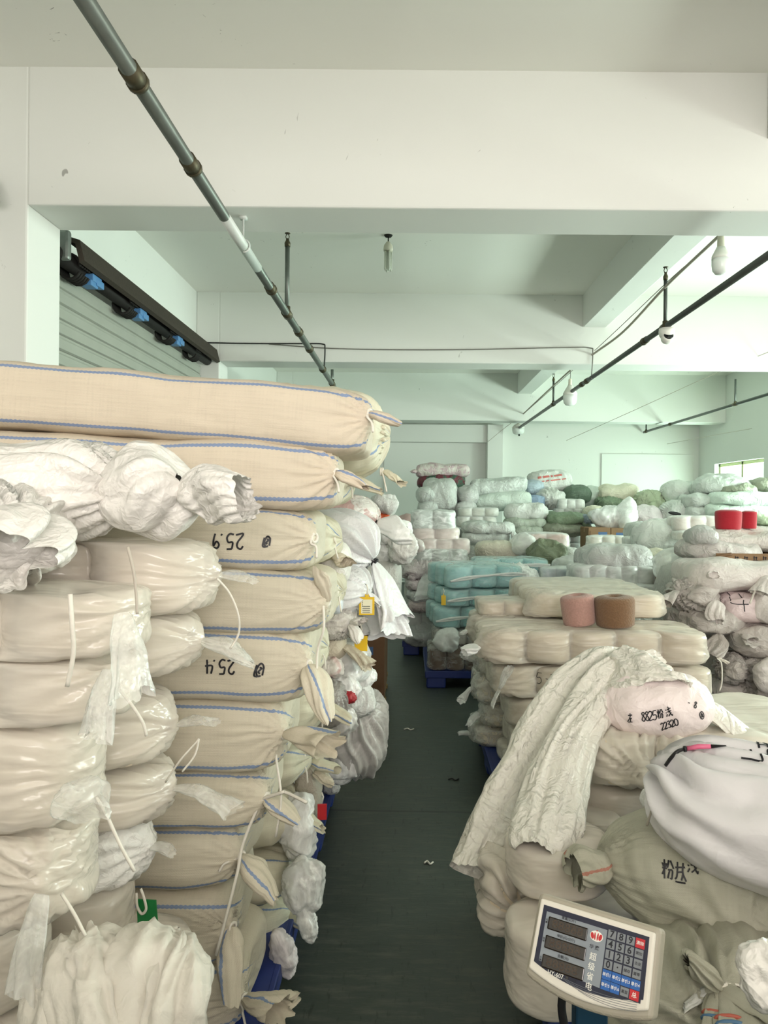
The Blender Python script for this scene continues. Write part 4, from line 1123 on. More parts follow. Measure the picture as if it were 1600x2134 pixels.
crumple_bag('long limp plastic strip dangling over the dark floor', 'plastic bag', tuple(at(652, 1962, 2.48)), .050, .07, .15, M_FILMBAG, seed=428, nu=56, nv=56, tilt=(0, -.3))
crumple_bag('mauve tinted plastic pouch hanging by the pallet edge', 'plastic bag', tuple(at(604, 2036, 2.38)), .065, .07, .155, film('mauve_film', (0.80, 0.76, 0.77, 1), .6, .3, .26, (5, 5, 3)), seed=429, nu=56, nv=56, tilt=(0, -.28))
# tags
def tagcard(label, px, py, Y, w, h, m, rz=0.0, tilt=0.0, paper=False, neck=True):
    c = at(px, py, Y)
    t = thing('plastic_tag', label, 'tag', c, (tilt, 0, rz))
    mb = MB(); mb.box(-w / 2, w / 2, -.002, .002, -h / 2, h / 2, .0015)
    if neck: mb.box(-w * .12, w * .12, -.002, .002, h / 2 - .002, h / 2 + h * .16, .0015)
    mb.build('tag_plate', m, t)
    if paper:
        p = MB(); p.box(-w * .36, w * .36, -.0034, -.002, -h * .40, h * .36); p.build('tag_paper', M_PAPER, t)
        k = MB(); rr = rnd(9)
        for i in range(4): k.box(-w * .28, w * .22, -.0042, -.0034, -h * .34 + i * .008, -h * .34 + i * .008 + .0022)
        for i in range(4): k.box(-w * .30 , -w * .26, -.0042, -.0034, -h * .02 + i * .007, -h * .02 + i * .007 + .004)
        k.build('tag_print', M_INK, t)
    s = MB(); s.tube([(0, -.001, h / 2 + h * .12), (.004, -.002, h / 2 + h * .45), (-.002, 0, h / 2 + h * .7)], .003, 6); s.build('tag_string', M_CORD, t, True)
    return t
tagcard('yellow tag holding a printed paper, hanging under the black knot', 764, 1263, 3.0, .062, .074, M_YTAG, .05, .03, True)
tagcard('plain yellow tag hanging before the cardboard box', 752, 1341, 3.1, .054, .064, M_YTAG, -.08, .02, False, False)
tagcard('yellow tag sliver between two sacks behind the fourth beige sack', 690, 1245, 2.64, .010, .07, M_YTAG, 0, 0, False, False)
tagcard('red tag lying against the blue pallet', 671, 1692, 2.72, .034, .062, plain('red_tag_plastic', col('#b81f26'), .4), .1, .1, False, False)
# cardboard carton on a wooden pallet
def carton_mat(name, c):
    key = ('carton', name)
    if key in _MATS: return _MATS[key]
    m, nt, N, L = new_mat(name)
    f = noise(nt, coords(nt, 'Object', (3, 3, 60)), 2.0, 3)
    b = principled(nt, mix_col(nt, math_node(nt, 'MULTIPLY', f, .3), c, tuple(x * .7 for x in c[:3]) + (1,)), .75)
    _MATS[key] = finish(m, nt, b.outputs[0]); return m
M_CARTON = carton_mat('cardboard', col('#86694c')); M_CARTD = carton_mat('dark_cardboard', col('#6b4d33'))
M_TAPE = plain('parcel_tape', col('#9c7b50'), .3); M_BPRINT = plain('blue_print', col('#46648f'), .6)
def carton(label, x0, x1, y0, y1, z0, z1, m, prints=(), open_top=False, group=None, rz=0):
    t = thing('carton', label, 'box', ((x0 + x1) / 2, (y0 + y1) / 2, z0), (0, 0, rz), group)
    a, b, h = (x1 - x0) / 2, (y1 - y0) / 2, z1 - z0
    c = MB(); c.box(-a, a, -b, b, 0, h - .004, .006); c.build('box_body', m, t)
    f = MB(); f.box(-a + .004, a - .004, -b + .003, -.004, h - .005, h + .001); f.box(-a + .004, a - .004, .004, b - .003, h - .005, h + .001); f.build('top_flaps', m, t)
    p = MB(); p.box(-a - .001, a + .001, -.025, .025, h - .06, h + .003); p.build('tape', M_TAPE, t)
    for (u0, u1, v0, v1, mm) in prints:
        q = MB(); q.box(-a + u0 * 2 * a, -a + u1 * 2 * a, -b - .0015, -b, v0 * h, v1 * h); q.build('print', mm, t)
    return t
M_WOOD = plain('raw_pallet_wood', col('#8f7648'), .75, 0, .5, .3, 14)
pw = thing('wooden_pallet', 'wooden pallet under the tall cardboard carton by the aisle', 'pallet', (at(802, 1400, 5.7).x - .40, 6.05, 0))
f = MB(); f.box(-.40, .40, -.05, .05, 0, .018); f0 = f.build('board', M_WOOD, pw)
k = 0
for z, n in ((0, 3), (.105, 6)):
    for i in range(n):
        o = f0 if k == 0 else link(f0.copy(), pw); o.location = (0, -.43 + i * .86 / (n - 1), z); k += 1
g0 = None
for xx in (-.34, 0, .34):
    for yy in (-.43, 0, .43):
        if g0 is None: g = MB(); g.box(-.045, .045, -.05, .05, .019, .104); g0 = g.build('block', M_WOOD, pw); o = g0
        else: o = link(g0.copy(), pw)
        o.location = (xx, yy, 0)
xr = at(801, 1400, 5.62).x
carton('tall dark brown carton standing on the wooden pallet by the aisle', xr - .62, xr, 5.62, 6.40, .125, zpx(1318, 5.62), M_CARTD, [(.80, .86, .66, .78, M_BPRINT)])
# more odds and ends in the heap beside the aisle, and scraps on the floor
crumple_bag('limp white plastic flap under the yellow tag in the aisle heap', 'plastic bag', tuple(at(738, 1385, 3.28)), .11, .10, .11, M_GREYW, seed=441, nu=64, nv=64, rz=.4)
crumple_bag('grey plastic lump between the red netting and the big grey bag', 'plastic bag', tuple(at(700, 1530, 3.15)), .15, .14, .13, film('dull_grey_film2', (0.62, 0.60, 0.57, 1), .70, .25, .30, (4, 4, 4)), seed=442, nu=64, nv=64)
crumple_bag('pinkish printed bag corner peeking behind the loop-tailed sack', 'bag', tuple(at(686, 1410, 3.0)), .10, .10, .07, M_PINKB, seed=443, nu=48, nv=48)
for k, (px, py, w, lb) in enumerate(((852, 1521, .035, 'pale scrap of thread on the floor beside the big grey bag'), (893, 1800, .02, 'tiny pale scrap on the dark floor mid aisle'), (806, 1324, .09, 'black strap scrap on the floor far up the aisle'), (945, 1625, .03, 'dark scrap on the floor by the drooping bag'))):
    Y = EYE * FPX / (py - 1050)
    c = at(px, py, Y); q = MB(); q.tube(smooth_path([(-w, 0, .004), (-w * .3, .012, .007), (w * .3, -.008, .004), (w, .006, .006)], 4), .004, 5)
    o = q.build('floor_scrap', (M_CORD, M_CORD, M_BLACK, M_BLACK)[k], None, True); o.location = (c.x, Y, 0); tag(o, lb, 'scrap')
# ------------------------------------------------------------------ right of the aisle: cream cone packs, loose cones, the scale
pallet('blue plastic pallet under the cream cone packs, its edge by the aisle', 1.04, 4.48, 1.16, 1.2)
pallet('blue plastic pallet under the near right packs', 1.0, 2.42, 1.2, 1.15)
YR = 3.9
def lev(y0, y1, Y=YR): return zpx(y0, Y), zpx(y1, Y)
packpx('cream pack of five cones, knotted at its left end, under the loose cones', (1000, 1318, 1490, 1388), YR, 5, 2, Y_CREAM, M_WRAP, seed=501, wr=.8, res=1.15,
       knots=[(1003, 1349, .10, (-1, -.35, 0), .24, .12, .04), (1490, 1368, .12, (1, -.2, 0), .16, .10, .06)], tails=[((1000, 1349, .06), (-1, -.35, -.05), .09, .042, dict(mode='rosette', m=M_TRANSW)), ((1497, 1372, .12), (1, -.2, -.3), .05, .014, dict(mode='leaf'))])
pk57 = packpx('cream cone pack with faint pen strokes, second layer by the aisle', (1026, 1394, 1500, 1458), YR, 5, 2, Y_CREAM, M_WRAP, seed=502, res=1.1, knots=[(1040, 1434, 0, (-.3, -1, -.2), .2, .10, .02)], tails=[((1040, 1436, -.01), (.5, -.4, 1), .10, .035, dict(mode='flare', m=M_FILMTHIN, droop=-.3)), ((1040, 1438, -.01), (-.6, -.3, -1), .08, .012, dict(mode='leaf', m=M_FILMTHIN))])
mark(pk57, [c for c in pk57.children if c.name.startswith('film_wrap')], rot(writing('5-7', .055, 1.1), 0), 1138, 1416, YR, (1, 0, 0), (0, 0, 1), .0035, M_INK)
packpx('cream cone pack third from the top, half under the drooping empty bag', (1056, 1462, 1500, 1524), YR + .02, 5, 2, Y_CREAM, M_WRAP, seed=503, res=.9)
packpx('cream cone pack second from the bottom, behind the drooping empty bag', (1062, 1527, 1500, 1582), YR + .02, 5, 2, Y_CREAM, M_WRAP, seed=504, res=.8)
packpx('cream cone pack at the bottom of the stack behind the drooping bag', (1050, 1585, 1500, 1626), YR + .02, 5, 2, Y_CREAM, M_WRAP, seed=505, res=.7)
zs = [lev(1318, 1388), lev(1394, 1458), lev(1462, 1524), lev(1527, 1582), lev(1585, 1626)]
RL = ['cream pack behind the five-cone pack, level with the loose cones', 'rear cone pack with ragged film at its left end, second layer', 'rear cone pack with a stringy film knot, third layer', 'rear cone pack showing two pale cones near the pallet', 'lowest rear cone pack with a white tail over the floor']
for i, ((zt, zb_), lx) in enumerate(zip(zs, (984, 998, 992, 1010, 990))):
    xa = at(lx, 1400, 4.55).x; R = .118
    H = zt - zb_
    kn = [dict(pos=(-4 * R - .008, -.10, H * .45), n=(-1, -.3, 0), amp=.26, lam=.12, pull=.03, pw=.05, kmin=10, kmax=30)]
    tl = [dict(pos=(-4 * R - .03, -.11, H * .45), d=(-.8, -.5, (-.2, .6, -.7, -.5, .3)[i]), L=(.05, .11, .09, .10, .09)[i], r1=(.02, .045, .035, .03, .026)[i], mode=('leaf', 'rosette', 'flare', 'leaf', 'leaf')[i], m=M_FILMBAG)]
    pack(RL[i], 'yarn pack', (xa + 4 * R, 4.40 + 2 * R + .03, zb_ + .002), 4, 2, R, H, Y_CREAM, M_FILMTHIN if i else M_WRAP, seed=520 + i, knots=kn, tails=tl, wr=1.8, res=.85, group='cone packs in the rear row of the aisle stack')
# top packs set back
packpx('big flat cream pack crowning the stack behind the two loose cones', (1106, 1238, 1398, 1291), 4.32, 3, 4, Y_IVORY, M_WRAP, seed=531, res=1.0, knots=[(1100, 1272, .1, (-1, -.4, -.3), .16, .12, .04), (1398, 1270, .15, (1, -.4, -.3), .16, .12, .05)])
packpx('small flat cream pack left of the crowning pack', (998, 1254, 1112, 1285), 4.5, 2, 2, Y_CREAM, M_WRAP, seed=532, res=.9)
def loose_cone(label, px0, px1, y1, y0, Y, m, rot_=(0, 0, 0), group=None, dark=False):
    R = (at(px1, 1200, Y).x - at(px0, 1200, Y).x) / 2
    b = at((px0 + px1) / 2, y1, Y); tz = at((px0 + px1) / 2, y0, Y).z
    H = tz - b.z
    t = thing('yarn_cone', label, 'yarn cone', (b.x, Y + R * .6, b.z), rot_, group)
    e = R * .22
    a = MB(); a.lathe([(R * .3, 0), (R * .84, 0), (R * .93, e * .3), (R * .95, e), (R * .985, H * .5), (R, H - e), (R * .96, H - e * .35), (R * .86, H - .002), (R * .5, H + .006), (R * .26, H - .003), (R * .20, H - .02), (R * .18, H - .05)], 44)
    a.build('yarn_winding', m, t, True)
    c = MB(); c.lathe([(R * .19, H * .3), (R * .19, H - .012), (R * .15, H - .012), (R * .145, H - .06), (.0005, H - .062)], 20); c.build('inner_tube', plain('cone_tube_dark', col('#241c1a'), .7), t, True)
    return t
loose_cone('loose cone of dusty pink yarn leaning on the brown one', 1177, 1248, 1304, 1243, 4.06, yarn('pink_yarn', col('#b0887e'), True), (math.radians(2), math.radians(-7), 0))
loose_cone('loose cone of brown yarn standing on the cream five-cone pack', 1247, 1331, 1308, 1246, 4.00, yarn('brown_yarn', col('#7a5b40'), True), (math.radians(1), math.radians(-3), 0))

# near right packs
Y_NR = yarn('pale_cone_yarn', col('#dfd2b8'))
packpx('large cream pack with a grey label patch, carrying the pink filled bag', (1236, 1540, 1792, 1650), 2.35, 4, 3, Y_NR, film('soft_wrap', (0.82, 0.77, 0.68, 1), .58, .08, .30, (1.5, 5, 8), .22, 3), seed=541, wr=1.2, res=1.1, knots=[(1350, 1640, 0, (-.3, -1, -.1), .26, .14, .02)], tails=[((1352, 1644, -.02), (-.2, -.5, -1), .05, .022, dict(mode='leaf', m=M_FILMBAG))])
packpx('cream pack below the label patch pack, left of the white bag', (1228, 1652, 1780, 1742), 2.40, 4, 3, Y_CREAM, M_WRAPN, seed=542, wr=1.4, res=.9)
packpx('pair of pinkish cream cones behind the end of the drooping bag', (1150, 1712, 1300, 1800), 2.32, 2, 2, Y_CREAM, M_WRAPN, seed=543, res=.8)
packpx('wide rounded cream pack below the drooping bag, left of the grey sack', (1072, 1788, 1292, 1885), 2.0, 1, 1, Y_CREAM, M_WRAPN, seed=544, wr=1.2, res=1.0)
packpx('single pleated cone pack lowest at the aisle side', (1010, 1808, 1126, 1962), 2.16, 1, 2, Y_CREAM, M_WRAPN, seed=545, wr=1.4, res=1.0, knots=[(1106, 1912, 0, (.3, -1, 0), .3, .12, -.02)])
packpx('cream pack behind the scale, cut by the bottom of the frame', (1072, 1968, 1270, 2140), 1.86, 1, 1, Y_CREAM, M_WRAPN, seed=546, wr=1.2, res=.9)
packpx('cream pack under the grey sack, hidden behind the scale', (1180, 1890, 1640, 2080), 2.26, 3, 2, Y_CREAM, M_WRAPN, seed=547, cones=False, res=.6)
b = MB(); b.box(-.04, .04, -.02, .02, -.001, .001); o = b.build('label_patch', plain('grey_label', col('#9a9890'), .5)); o.location = (at(1347, 1528, 2.42).x, 2.44, zpx(1540, 2.35) + .004); tag(o, 'small grey label patch on the large cream pack', 'label')

# the pink filled bag and its long empty mouth
M_POLY = cloth('thin_white_poly', col('#e2dfd6'), .38, .75, 13)
r, P = bagpx('white plastic bag with pink goods and black writing, its empty length drooping to the aisle', (1240, 1392, 1470, 1524), 2.56, .40, cloth('pinkish_poly', col('#eadcdb'), .38, .3, 12), seed=551, n=2.1, p=2.3, nu=90, nv=90, lump=(.022, 5), crumple=(.010, 6),
      tails=[((1455, 1468, -.05), (1, -.55, -.40), .17, .075, dict(mode='flare', flat=.22, droop=.25, m=M_POLY, name='bag_corner', r0=.09, rough=.12))], name='plastic_bag', body='bag_body')
pb = r
def lobe(name, parent, st, m, seed, nu=90, nv=72, amp=.012, fq=1.0):
    """a flattened length of empty bag: stations (left px, right px, depth, half thickness)"""
    A = np.array([list(at(s[0], s[1], s[4])) for s in st]); B = np.array([list(at(s[2], s[3], s[4] - .02)) for s in st]); T = np.array([s[5] for s in st])
    t0 = np.linspace(0, 1, len(st)); t = np.linspace(0, 1, nu)
    def sm(Q):
        p = smooth_path([tuple(q) for q in Q], 24); p = np.array([list(v) for v in p]); return np.stack([np.interp(t, np.linspace(0, 1, len(p)), p[:, k]) for k in range(3)], -1)
    A, B = sm(A), sm(B); T = np.interp(t, t0, T)
    C = (A + B) / 2; h = (B - A) / 2
    dC = np.gradient(C, axis=0)
    n = np.cross(h, dC); n /= np.linalg.norm(n, axis=1, keepdims=True)
    tocam = np.array([0, 0, EYE]) - C
    n *= np.sign(np.sum(n * tocam, 1, keepdims=True))
    v = np.linspace(0, 2 * math.pi, nv, endpoint=False)
    P = C[:, None] + h[:, None] * np.cos(v)[None, :, None] + n[:, None] * (T[:, None] * np.sin(v)[None])[..., None]
    N = grid_normals(P); c = P.mean(1, keepdims=True)
    if np.sum(N * (P - c)) < 0: N = -N
    off = rnd(seed).uniform(0, 40, 3)
    s = np.cos(v)[None, :] * np.ones((nu, 1)); q = np.stack([s * 3.2, t[:, None] * 2.2 * np.ones((1, nv)), np.sign(np.sin(v))[None] * np.ones((nu, 1))], -1) * fq + off
    q = q + .5 * np.stack([pn(q + 4), pn(q + 9), pn(q + 15)], -1)
    d = amp * (1.4 * ridge(q, 2) + 1.2 * pn(q * .8)) + amp * .5 * ridge(P * 9 + off, 3)
    P = P + N * d[..., None]
    inv = np.array(parent.matrix_world.inverted()); P = P @ inv[:3, :3].T + inv[:3, 3]
    UV = np.stack([np.repeat(t[:, None], nv, 1), np.repeat(v[None], nu, 0)], -1)
    return grid_obj(name, P, UV, m, parent, cap=False)
bpy.context.view_layer.update()
lobe('bag_mouth', pb, [(1300, 1365, 1382, 1372, 2.72, .02), (1228, 1358, 1350, 1400, 2.70, .035), (1165, 1405, 1285, 1470, 2.66, .040), (1110, 1480, 1235, 1540, 2.58, .045), (1055, 1575, 1175, 1630, 2.48, .04), (1000, 1680, 1125, 1720, 2.40, .035), (965, 1765, 1090, 1795, 2.34, .032), (946, 1806, 1040, 1834, 2.30, .04)], M_POLY, 552, amp=.012)
lobe('bag_mouth', pb, [(1298, 1354, 1400, 1392, 2.62, .02), (1235, 1395, 1325, 1440, 2.58, .035), (1185, 1470, 1270, 1500, 2.50, .045), (1130, 1555, 1232, 1570, 2.38, .045), (1090, 1645, 1216, 1655, 2.26, .042), (1075, 1715, 1208, 1720, 2.16, .045), (1072, 1752, 1186, 1776, 2.10, .05), (1084, 1768, 1150, 1802, 2.07, .045)], M_POLY, 553, amp=.011)
lobe('bag_fold', pb, [(1262, 1400, 1300, 1352, 2.62, .02), (1268, 1440, 1350, 1365, 2.54, .03), (1290, 1440, 1395, 1400, 2.46, .022), (1340, 1430, 1440, 1430, 2.42, .015)], M_POLY, 554, amp=.010)
mt = [c for c in pb.children if c.name.startswith(('bag_body', 'bag_corner', 'bag_fold'))]
def wp(s, px, py, w=.0032, **k): mark(pb, mt, s, px, py, 2.4, (1, -.1, .02), (0, .35, 1), w, M_INK, **k)
wp(rot(writing('8825', .027, .58), 8), 1347, 1493); wp(rot(writing('C', .028), 6), 1370, 1489); wp(rot(writing('B', .028), 14), 1386, 1485); wp(writing('A', .024), 1311, 1497)
wp(rot(writing('8', .020), -20), 1441, 1471); wp(rot(writing('-', .014), -20), 1428, 1467); wp(rot(writing('o', .022), 10), 1454, 1492)
wp(rot(writing('22320', .020, .7), 18), 1388, 1510)

# white bag on the far right with thread snips on it
bx = at(1500, 1700, 1.86)
L1 = .86
r, P = sack('big smooth white bag at the right edge, on top of the grey woven sack', 'bag', (bx.x + .245, 1.79, .665), L1, .50, .31, cloth('smooth_white', col('#e2dfe2'), .42, .12, 10), rz=math.radians(-32), tilt=(0, math.radians(4)), seed=561, n=2.2, p=2.6, nu=110, nv=110, lump=(.016, 3.5), crease=(.007, 4.5, (.35, 1, 1)),
      extra_knots=[dict(pos=(-L1 / 2, .02, .03), n=(-1, 0, .2), amp=.36, lam=.16, pull=.02, kmin=8, kmax=24)], name='white_bag', ties=[dict(pos=(-.432, .02, .185), d=(1, 0, 0), r=.02, m=M_WIREP, th=.003)])
wb1 = r; wbb = [c for c in r.children if c.name.startswith('sack_body')]
mark(wb1, wbb, rot(writing('37', .04), -105), 1545, 1578, 1.9, (1, 0, 0), (0, .6, 1), .005, M_INK)
mark(wb1, wbb, rot(writing('A4', .04), -100), 1592, 1566, 1.9, (1, 0, 0), (0, .6, 1), .005, M_INK)
# snips
def surf(tobj, px, py, Y0):
    bpy.context.view_layer.update()
    o = Vector((0, 0, EYE)); d = (at(px, py, Y0) - o).normalized(); best = None
    for t in tobj:
        mw = t.matrix_world; mi = mw.inverted()
        ok, loc, nn, _ = t.ray_cast(mi @ o, (mi.to_3x3() @ d).normalized())
        if ok:
            w = mw @ loc
            if best is None or (w - o).length < (best - o).length: best = w
    return best if best is not None else at(px, py, Y0)
p0, p1, p2 = [surf(wbb, *q) + Vector((0, -.004, .008)) for q in ((1428, 1566, 1.9), (1480, 1561, 1.9), (1512, 1560, 1.9))]
sn = thing('thread_snips', 'pink handled thread snips lying on the white bag', 'snips', p0)
a = MB(); a.tube([(0, 0, 0), (p1 - p0) * .5 + Vector((0, 0, .003)), p1 - p0], [.005, .007, .006], 8); a.tube([Vector((0, .01, 0)), (p1 - p0) * .95 + Vector((0, .006, 0))], .004, 8); a.build('handle', plain('pink_plastic', col('#d86a8c'), .35), sn, True)
a = MB(); a.tube([p1 - p0, (p2 - p0)], [.005, .001], 6); a.tube([p1 - p0 + Vector((0, .005, 0)), (p2 - p0) + Vector((0, .003, 0))], [.004, .001], 6); a.tube([(-.006, 0, 0), (0, 0, 0)], .008, 8); a.build('blade', M_BLACK, sn, True)
cs = [surf(wbb, *q) + Vector((0, -.004, .006)) for q in ((1386, 1598, 1.95), (1396, 1584, 1.95), (1410, 1570, 1.95), (1426, 1564, 1.95))]
c0 = cs[0].copy(); q = MB(); q.tube([p - c0 for p in smooth_path(cs, 5)], .005, 6); o = q.build('snips_cord', M_BLACK, None, True); o.location = c0; tag(o, 'short black cord leading to the pink snips', 'cord')
cord('grey drawstring hanging from the white bag past the cream pack', [(1378, 1640, 1.92), (1366, 1665, 1.9), (1354, 1700, 1.9), (1348, 1720, 1.92)], .003, M_WIREP)

# grey woven sacks
M_GW = woven('grey_woven', col('#a9a797'), (), None, .35)
M_GWS = woven('grey_woven_mouth', col('#aaa898'), (), None, .3)
M_GWB = woven('grey_woven_banded', col('#aaa898'), (.03, .20, -.12), col('#a8604f'), .3)
r, P = sack('grey woven sack with black writing, under the white bag at the right edge', 'sack', (at(1278, 1800, 1.95).x + .41, 1.98, .50), .82, .46, .27, M_GW, rz=math.radians(-8), seed=571, n=2.6, p=3.2, nu=110, nv=110, lump=(.016, 4), crease=(.005, 6, (.6, 1, 1)),
      extra_knots=[dict(pos=(-.41, -.05, .02), n=(-1, -.2, 0), amp=.26, lam=.08, pull=.03, kmin=10, kmax=28), dict(pos=(-.12, -.22, -.06), n=(-.1, -1, -.3), amp=.30, lam=.15, pull=.05, pw=.08, kmin=8, kmax=22)],
      tails=[dict(pos=(-.42, -.06, .155), d=(-1, -.75, .12), L=.105, r1=.062, mode='rosette', flat=.8, droop=.1, rough=.26, m=M_GWB, nu=34, nv=72)], ties=[dict(pos=(-.42, -.06, .155), d=(-1, -.4, .1), r=.018, m=M_GWS, th=.004)], name='woven_sack')
gw = r; gwb = [c for c in r.children if c.name.startswith('sack_body')]
mark(gw, gwb, rot(writing('CD', .044), -10), 1388, 1822, 1.9, (1, -.1, 0), (0, .6, 1), .004, M_INK)
mark(gw, gwb, rot(writing('B', .036), -8), 1424, 1812, 1.9, (1, -.1, 0), (0, .6, 1), .0035, M_INK)
r, P = sack('second grey woven sack at the bottom right with a striped mouth hanging down', 'sack', (at(1490, 2050, 1.62).x + .22, 1.66, .26), .86, .42, .36, M_GW, rz=math.radians(-10), seed=572, n=2.4, p=3.0, nu=110, nv=110, lump=(.018, 4), crease=(.005, 6, (.6, 1, 1)),
      extra_knots=[dict(pos=(-.20, -.20, .07), n=(-.2, -1, .3), amp=.34, lam=.16, pull=.04, pw=.06, kmin=8, kmax=26)], name='woven_sack')
gz = surf([r], 1480, 2034, 1.5)
M_RB = [plain('red_stitch', col('#b05a4a'), .6), plain('blue_stitch', col('#4a6f90'), .6)]
kt = thing('sack_mouth', 'gathered grey sack mouth with red and blue bands hanging over the lower sack', 'sack mouth', gz + Vector((0, -.035, .005)))
for k, (qx, qy, r_) in enumerate(((1462, 2120, .034), (1506, 2138, .036), (1558, 2128, .050), (1598, 2080, .040))):
    e_ = surf([r], qx, qy, 1.5) - (surf([r], 1480, 2034, 1.5)); e_ = e_ + Vector((0, -.045, .0)); L_ = max(.13, min(.22, e_.length)); d = e_.normalized()
    tail('mouth_strip', kt, (0, 0, 0), tuple(d), L_, .010, r_, M_GWS, 575 + k, 'flare', .35, .0, nu=24, nv=44)
    if k < 2:
        for j, mm in enumerate(M_RB):
            c = d * (L_ * (.56 + .09 * j)); M_ = frame_of(d); rr_ = .010 + (r_ - .010) * (.56 + .09 * j) ** .65
            bb = MB(); bb.tube([c + M_ @ Vector((0, math.cos(a) * rr_ * 1.02, math.sin(a) * rr_ * .42)) for a in [i * .5236 for i in range(12)]], .0042, 6, True); bb.build('stitched_band', mm, kt, True)
tail('mouth_strip', kt, (0, 0, 0), (-1, -.3, -.35), .085, .008, .012, M_GREYW, 580, 'leaf', .5, .1)
tie('tie_cord', kt, (0, -.002, 0), (0, -.3, -1), .018, M_CORD, .004, ((.05, (.9, -.4, .3)),), 2)
tail('knot_top', kt, (0, 0, 0), (-.75, -.05, .65), .085, .014, .045, M_GWS, 581, 'puff', .5, 0, rough=.3)
crumple_bag('bright white bag corner poking in at the bottom right edge', 'bag', tuple(at(1600, 2095, 1.12)), .075, .06, .092, M_WBAG, seed=583, nu=50, nv=50)

# ------------------------------------------------------------------ platform scale
TL, TR, BL = Vector((.2605, 1.407, .858)), Vector((.4486, 1.290, .858)), Vector((.221, 1.361, .744))
ex = (TR - TL).normalized(); ey = (TL - BL); ey = (ey - ex * ey.dot(ex)).normalized(); ez = ex.cross(ey)
SW, SH = (TR - TL).length, (TL - BL).length
Ms = Matrix.Translation(BL + ex * SW / 2 + ey * SH / 2) @ Matrix((ex, ey, ez)).transposed().to_4x4()
sc = thing('platform_scale', 'electronic platform scale with a grey keypad head, bottom right', 'scale', (0, 0, 0))
sc.matrix_world = Ms
M_SCG = plain('scale_housing', col('#a9a294'), .4); M_SCW = plain('scale_bezel', col('#e6e0d6'), .4); M_PAN = plain('scale_panel', col('#8c939c'), .4)
M_NAVY = plain('navy_print', col('#1f2138'), .5); M_LCD = plain('led_window', col('#241a12'), .12); M_KEYG = plain('grey_key', col('#82868c'), .5); M_KEYB = plain('blue_key', col('#1f5fae'), .45); M_KEYR = plain('red_key', col('#c3202a'), .45)
M_WTXT = plain('white_print', col('#f0eee8'), .5); M_DTXT = plain('dark_print', col('#1b1b26'), .5); M_LINE = plain('pale_line', col('#6d7078'), .5)
def head_outline(s=1.0, top=0.0, bot=0.0, sag=.020, n=14, side=0.0):
    w, h = SW / 2 * s - side, SH / 2
    pts = [(-w * .985, h - top), (w * .985, h - top), (w, -h + bot + sag * .3)]
    pts += [(w * (1 - 2 * i / n), -h + bot + sag * .3 - sag * (1 - (1 - 2 * i / n) ** 2)) for i in range(1, n)]
    return pts + [(-w, -h + bot + sag * .3)]
def plate(name, outline, z0, z1, m, bev=.0, parent=None):
    bm = bmesh.new(); v = [bm.verts.new((x, y, z0)) for x, y in outline]; f = bm.faces.new(v)
    r = bmesh.ops.extrude_face_region(bm, geom=[f]); bmesh.ops.translate(bm, verts=[q for q in r['geom'] if isinstance(q, bmesh.types.BMVert)], vec=(0, 0, z1 - z0))
    bmesh.ops.recalc_face_normals(bm, faces=bm.faces)
    if bev: bmesh.ops.bevel(bm, geom=[e for e in bm.edges if abs(e.verts[0].co.z - e.verts[1].co.z) < 1e-6 or len(outline) < 30], offset=bev, segments=3, affect='EDGES', profile=.5)
    mb = MB(); mb.bm(bm); return mb.build(name, m, parent or sc)
plate('housing', head_outline(1.04, -.006, -.010), -.050, -.004, M_SCG, .008)
plate('bezel', head_outline(.97, .003, .003), -.010, .004, M_SCW, .004)
fw = SW * .44
face = plate('front_panel', head_outline(.97, .012, .017, .018, side=.009), .0, .0048, M_NAVY)
px0, px1, py0_, py1_ = -fw * 1.0 + .008, fw - .004, -SH * .34, SH * .335
plate('grey_field', [(px0, py1_), (px1, py1_), (px1, py0_ + .004), (px1 * .3, py0_ - .004), (px0 * .4, py0_ - .001), (px0, py0_ + .006)], .0048, .0052, M_PAN)
for k in range(5):
    y = py0_ - .0105 - k * .0032
    a = MB(); a.tube([(px0 + .03 + k * .012 + t * (px1 - px0 - .034 - k * .012), y + .006 * (abs(2 * t - 1)) ** 2 - .001, .0049) for t in [i / 10 for i in range(11)]], .00045, 4); a.build('pin_line', M_LINE, face)
def txt(body, x, y, size, m, parent, align='CENTER', z=.0056, rotz=0.0, name='lettering', sx=1.0):
    cu = bpy.data.curves.new(name, 'FONT'); cu.body = body; cu.size = size; cu.align_x = align; cu.align_y = 'CENTER'; cu.extrude = .0001; cu.offset = size * (.022 if len(body) == 1 and ord(body) < 200 else .008); cu.resolution_u = 2
    o = bpy.data.objects.new(name, cu); COL.objects.link(o)
    me = bpy.data.meshes.new_from_object(o.evaluated_get(bpy.context.evaluated_depsgraph_get()))
    bpy.data.objects.remove(o)
    me.materials.clear(); me.materials.append(m)
    n = link(bpy.data.objects.new(name, me), parent); n.location = (x, y, z); n.rotation_euler = (0, 0, rotz); n.scale = (sx, 1, 1)
    return n
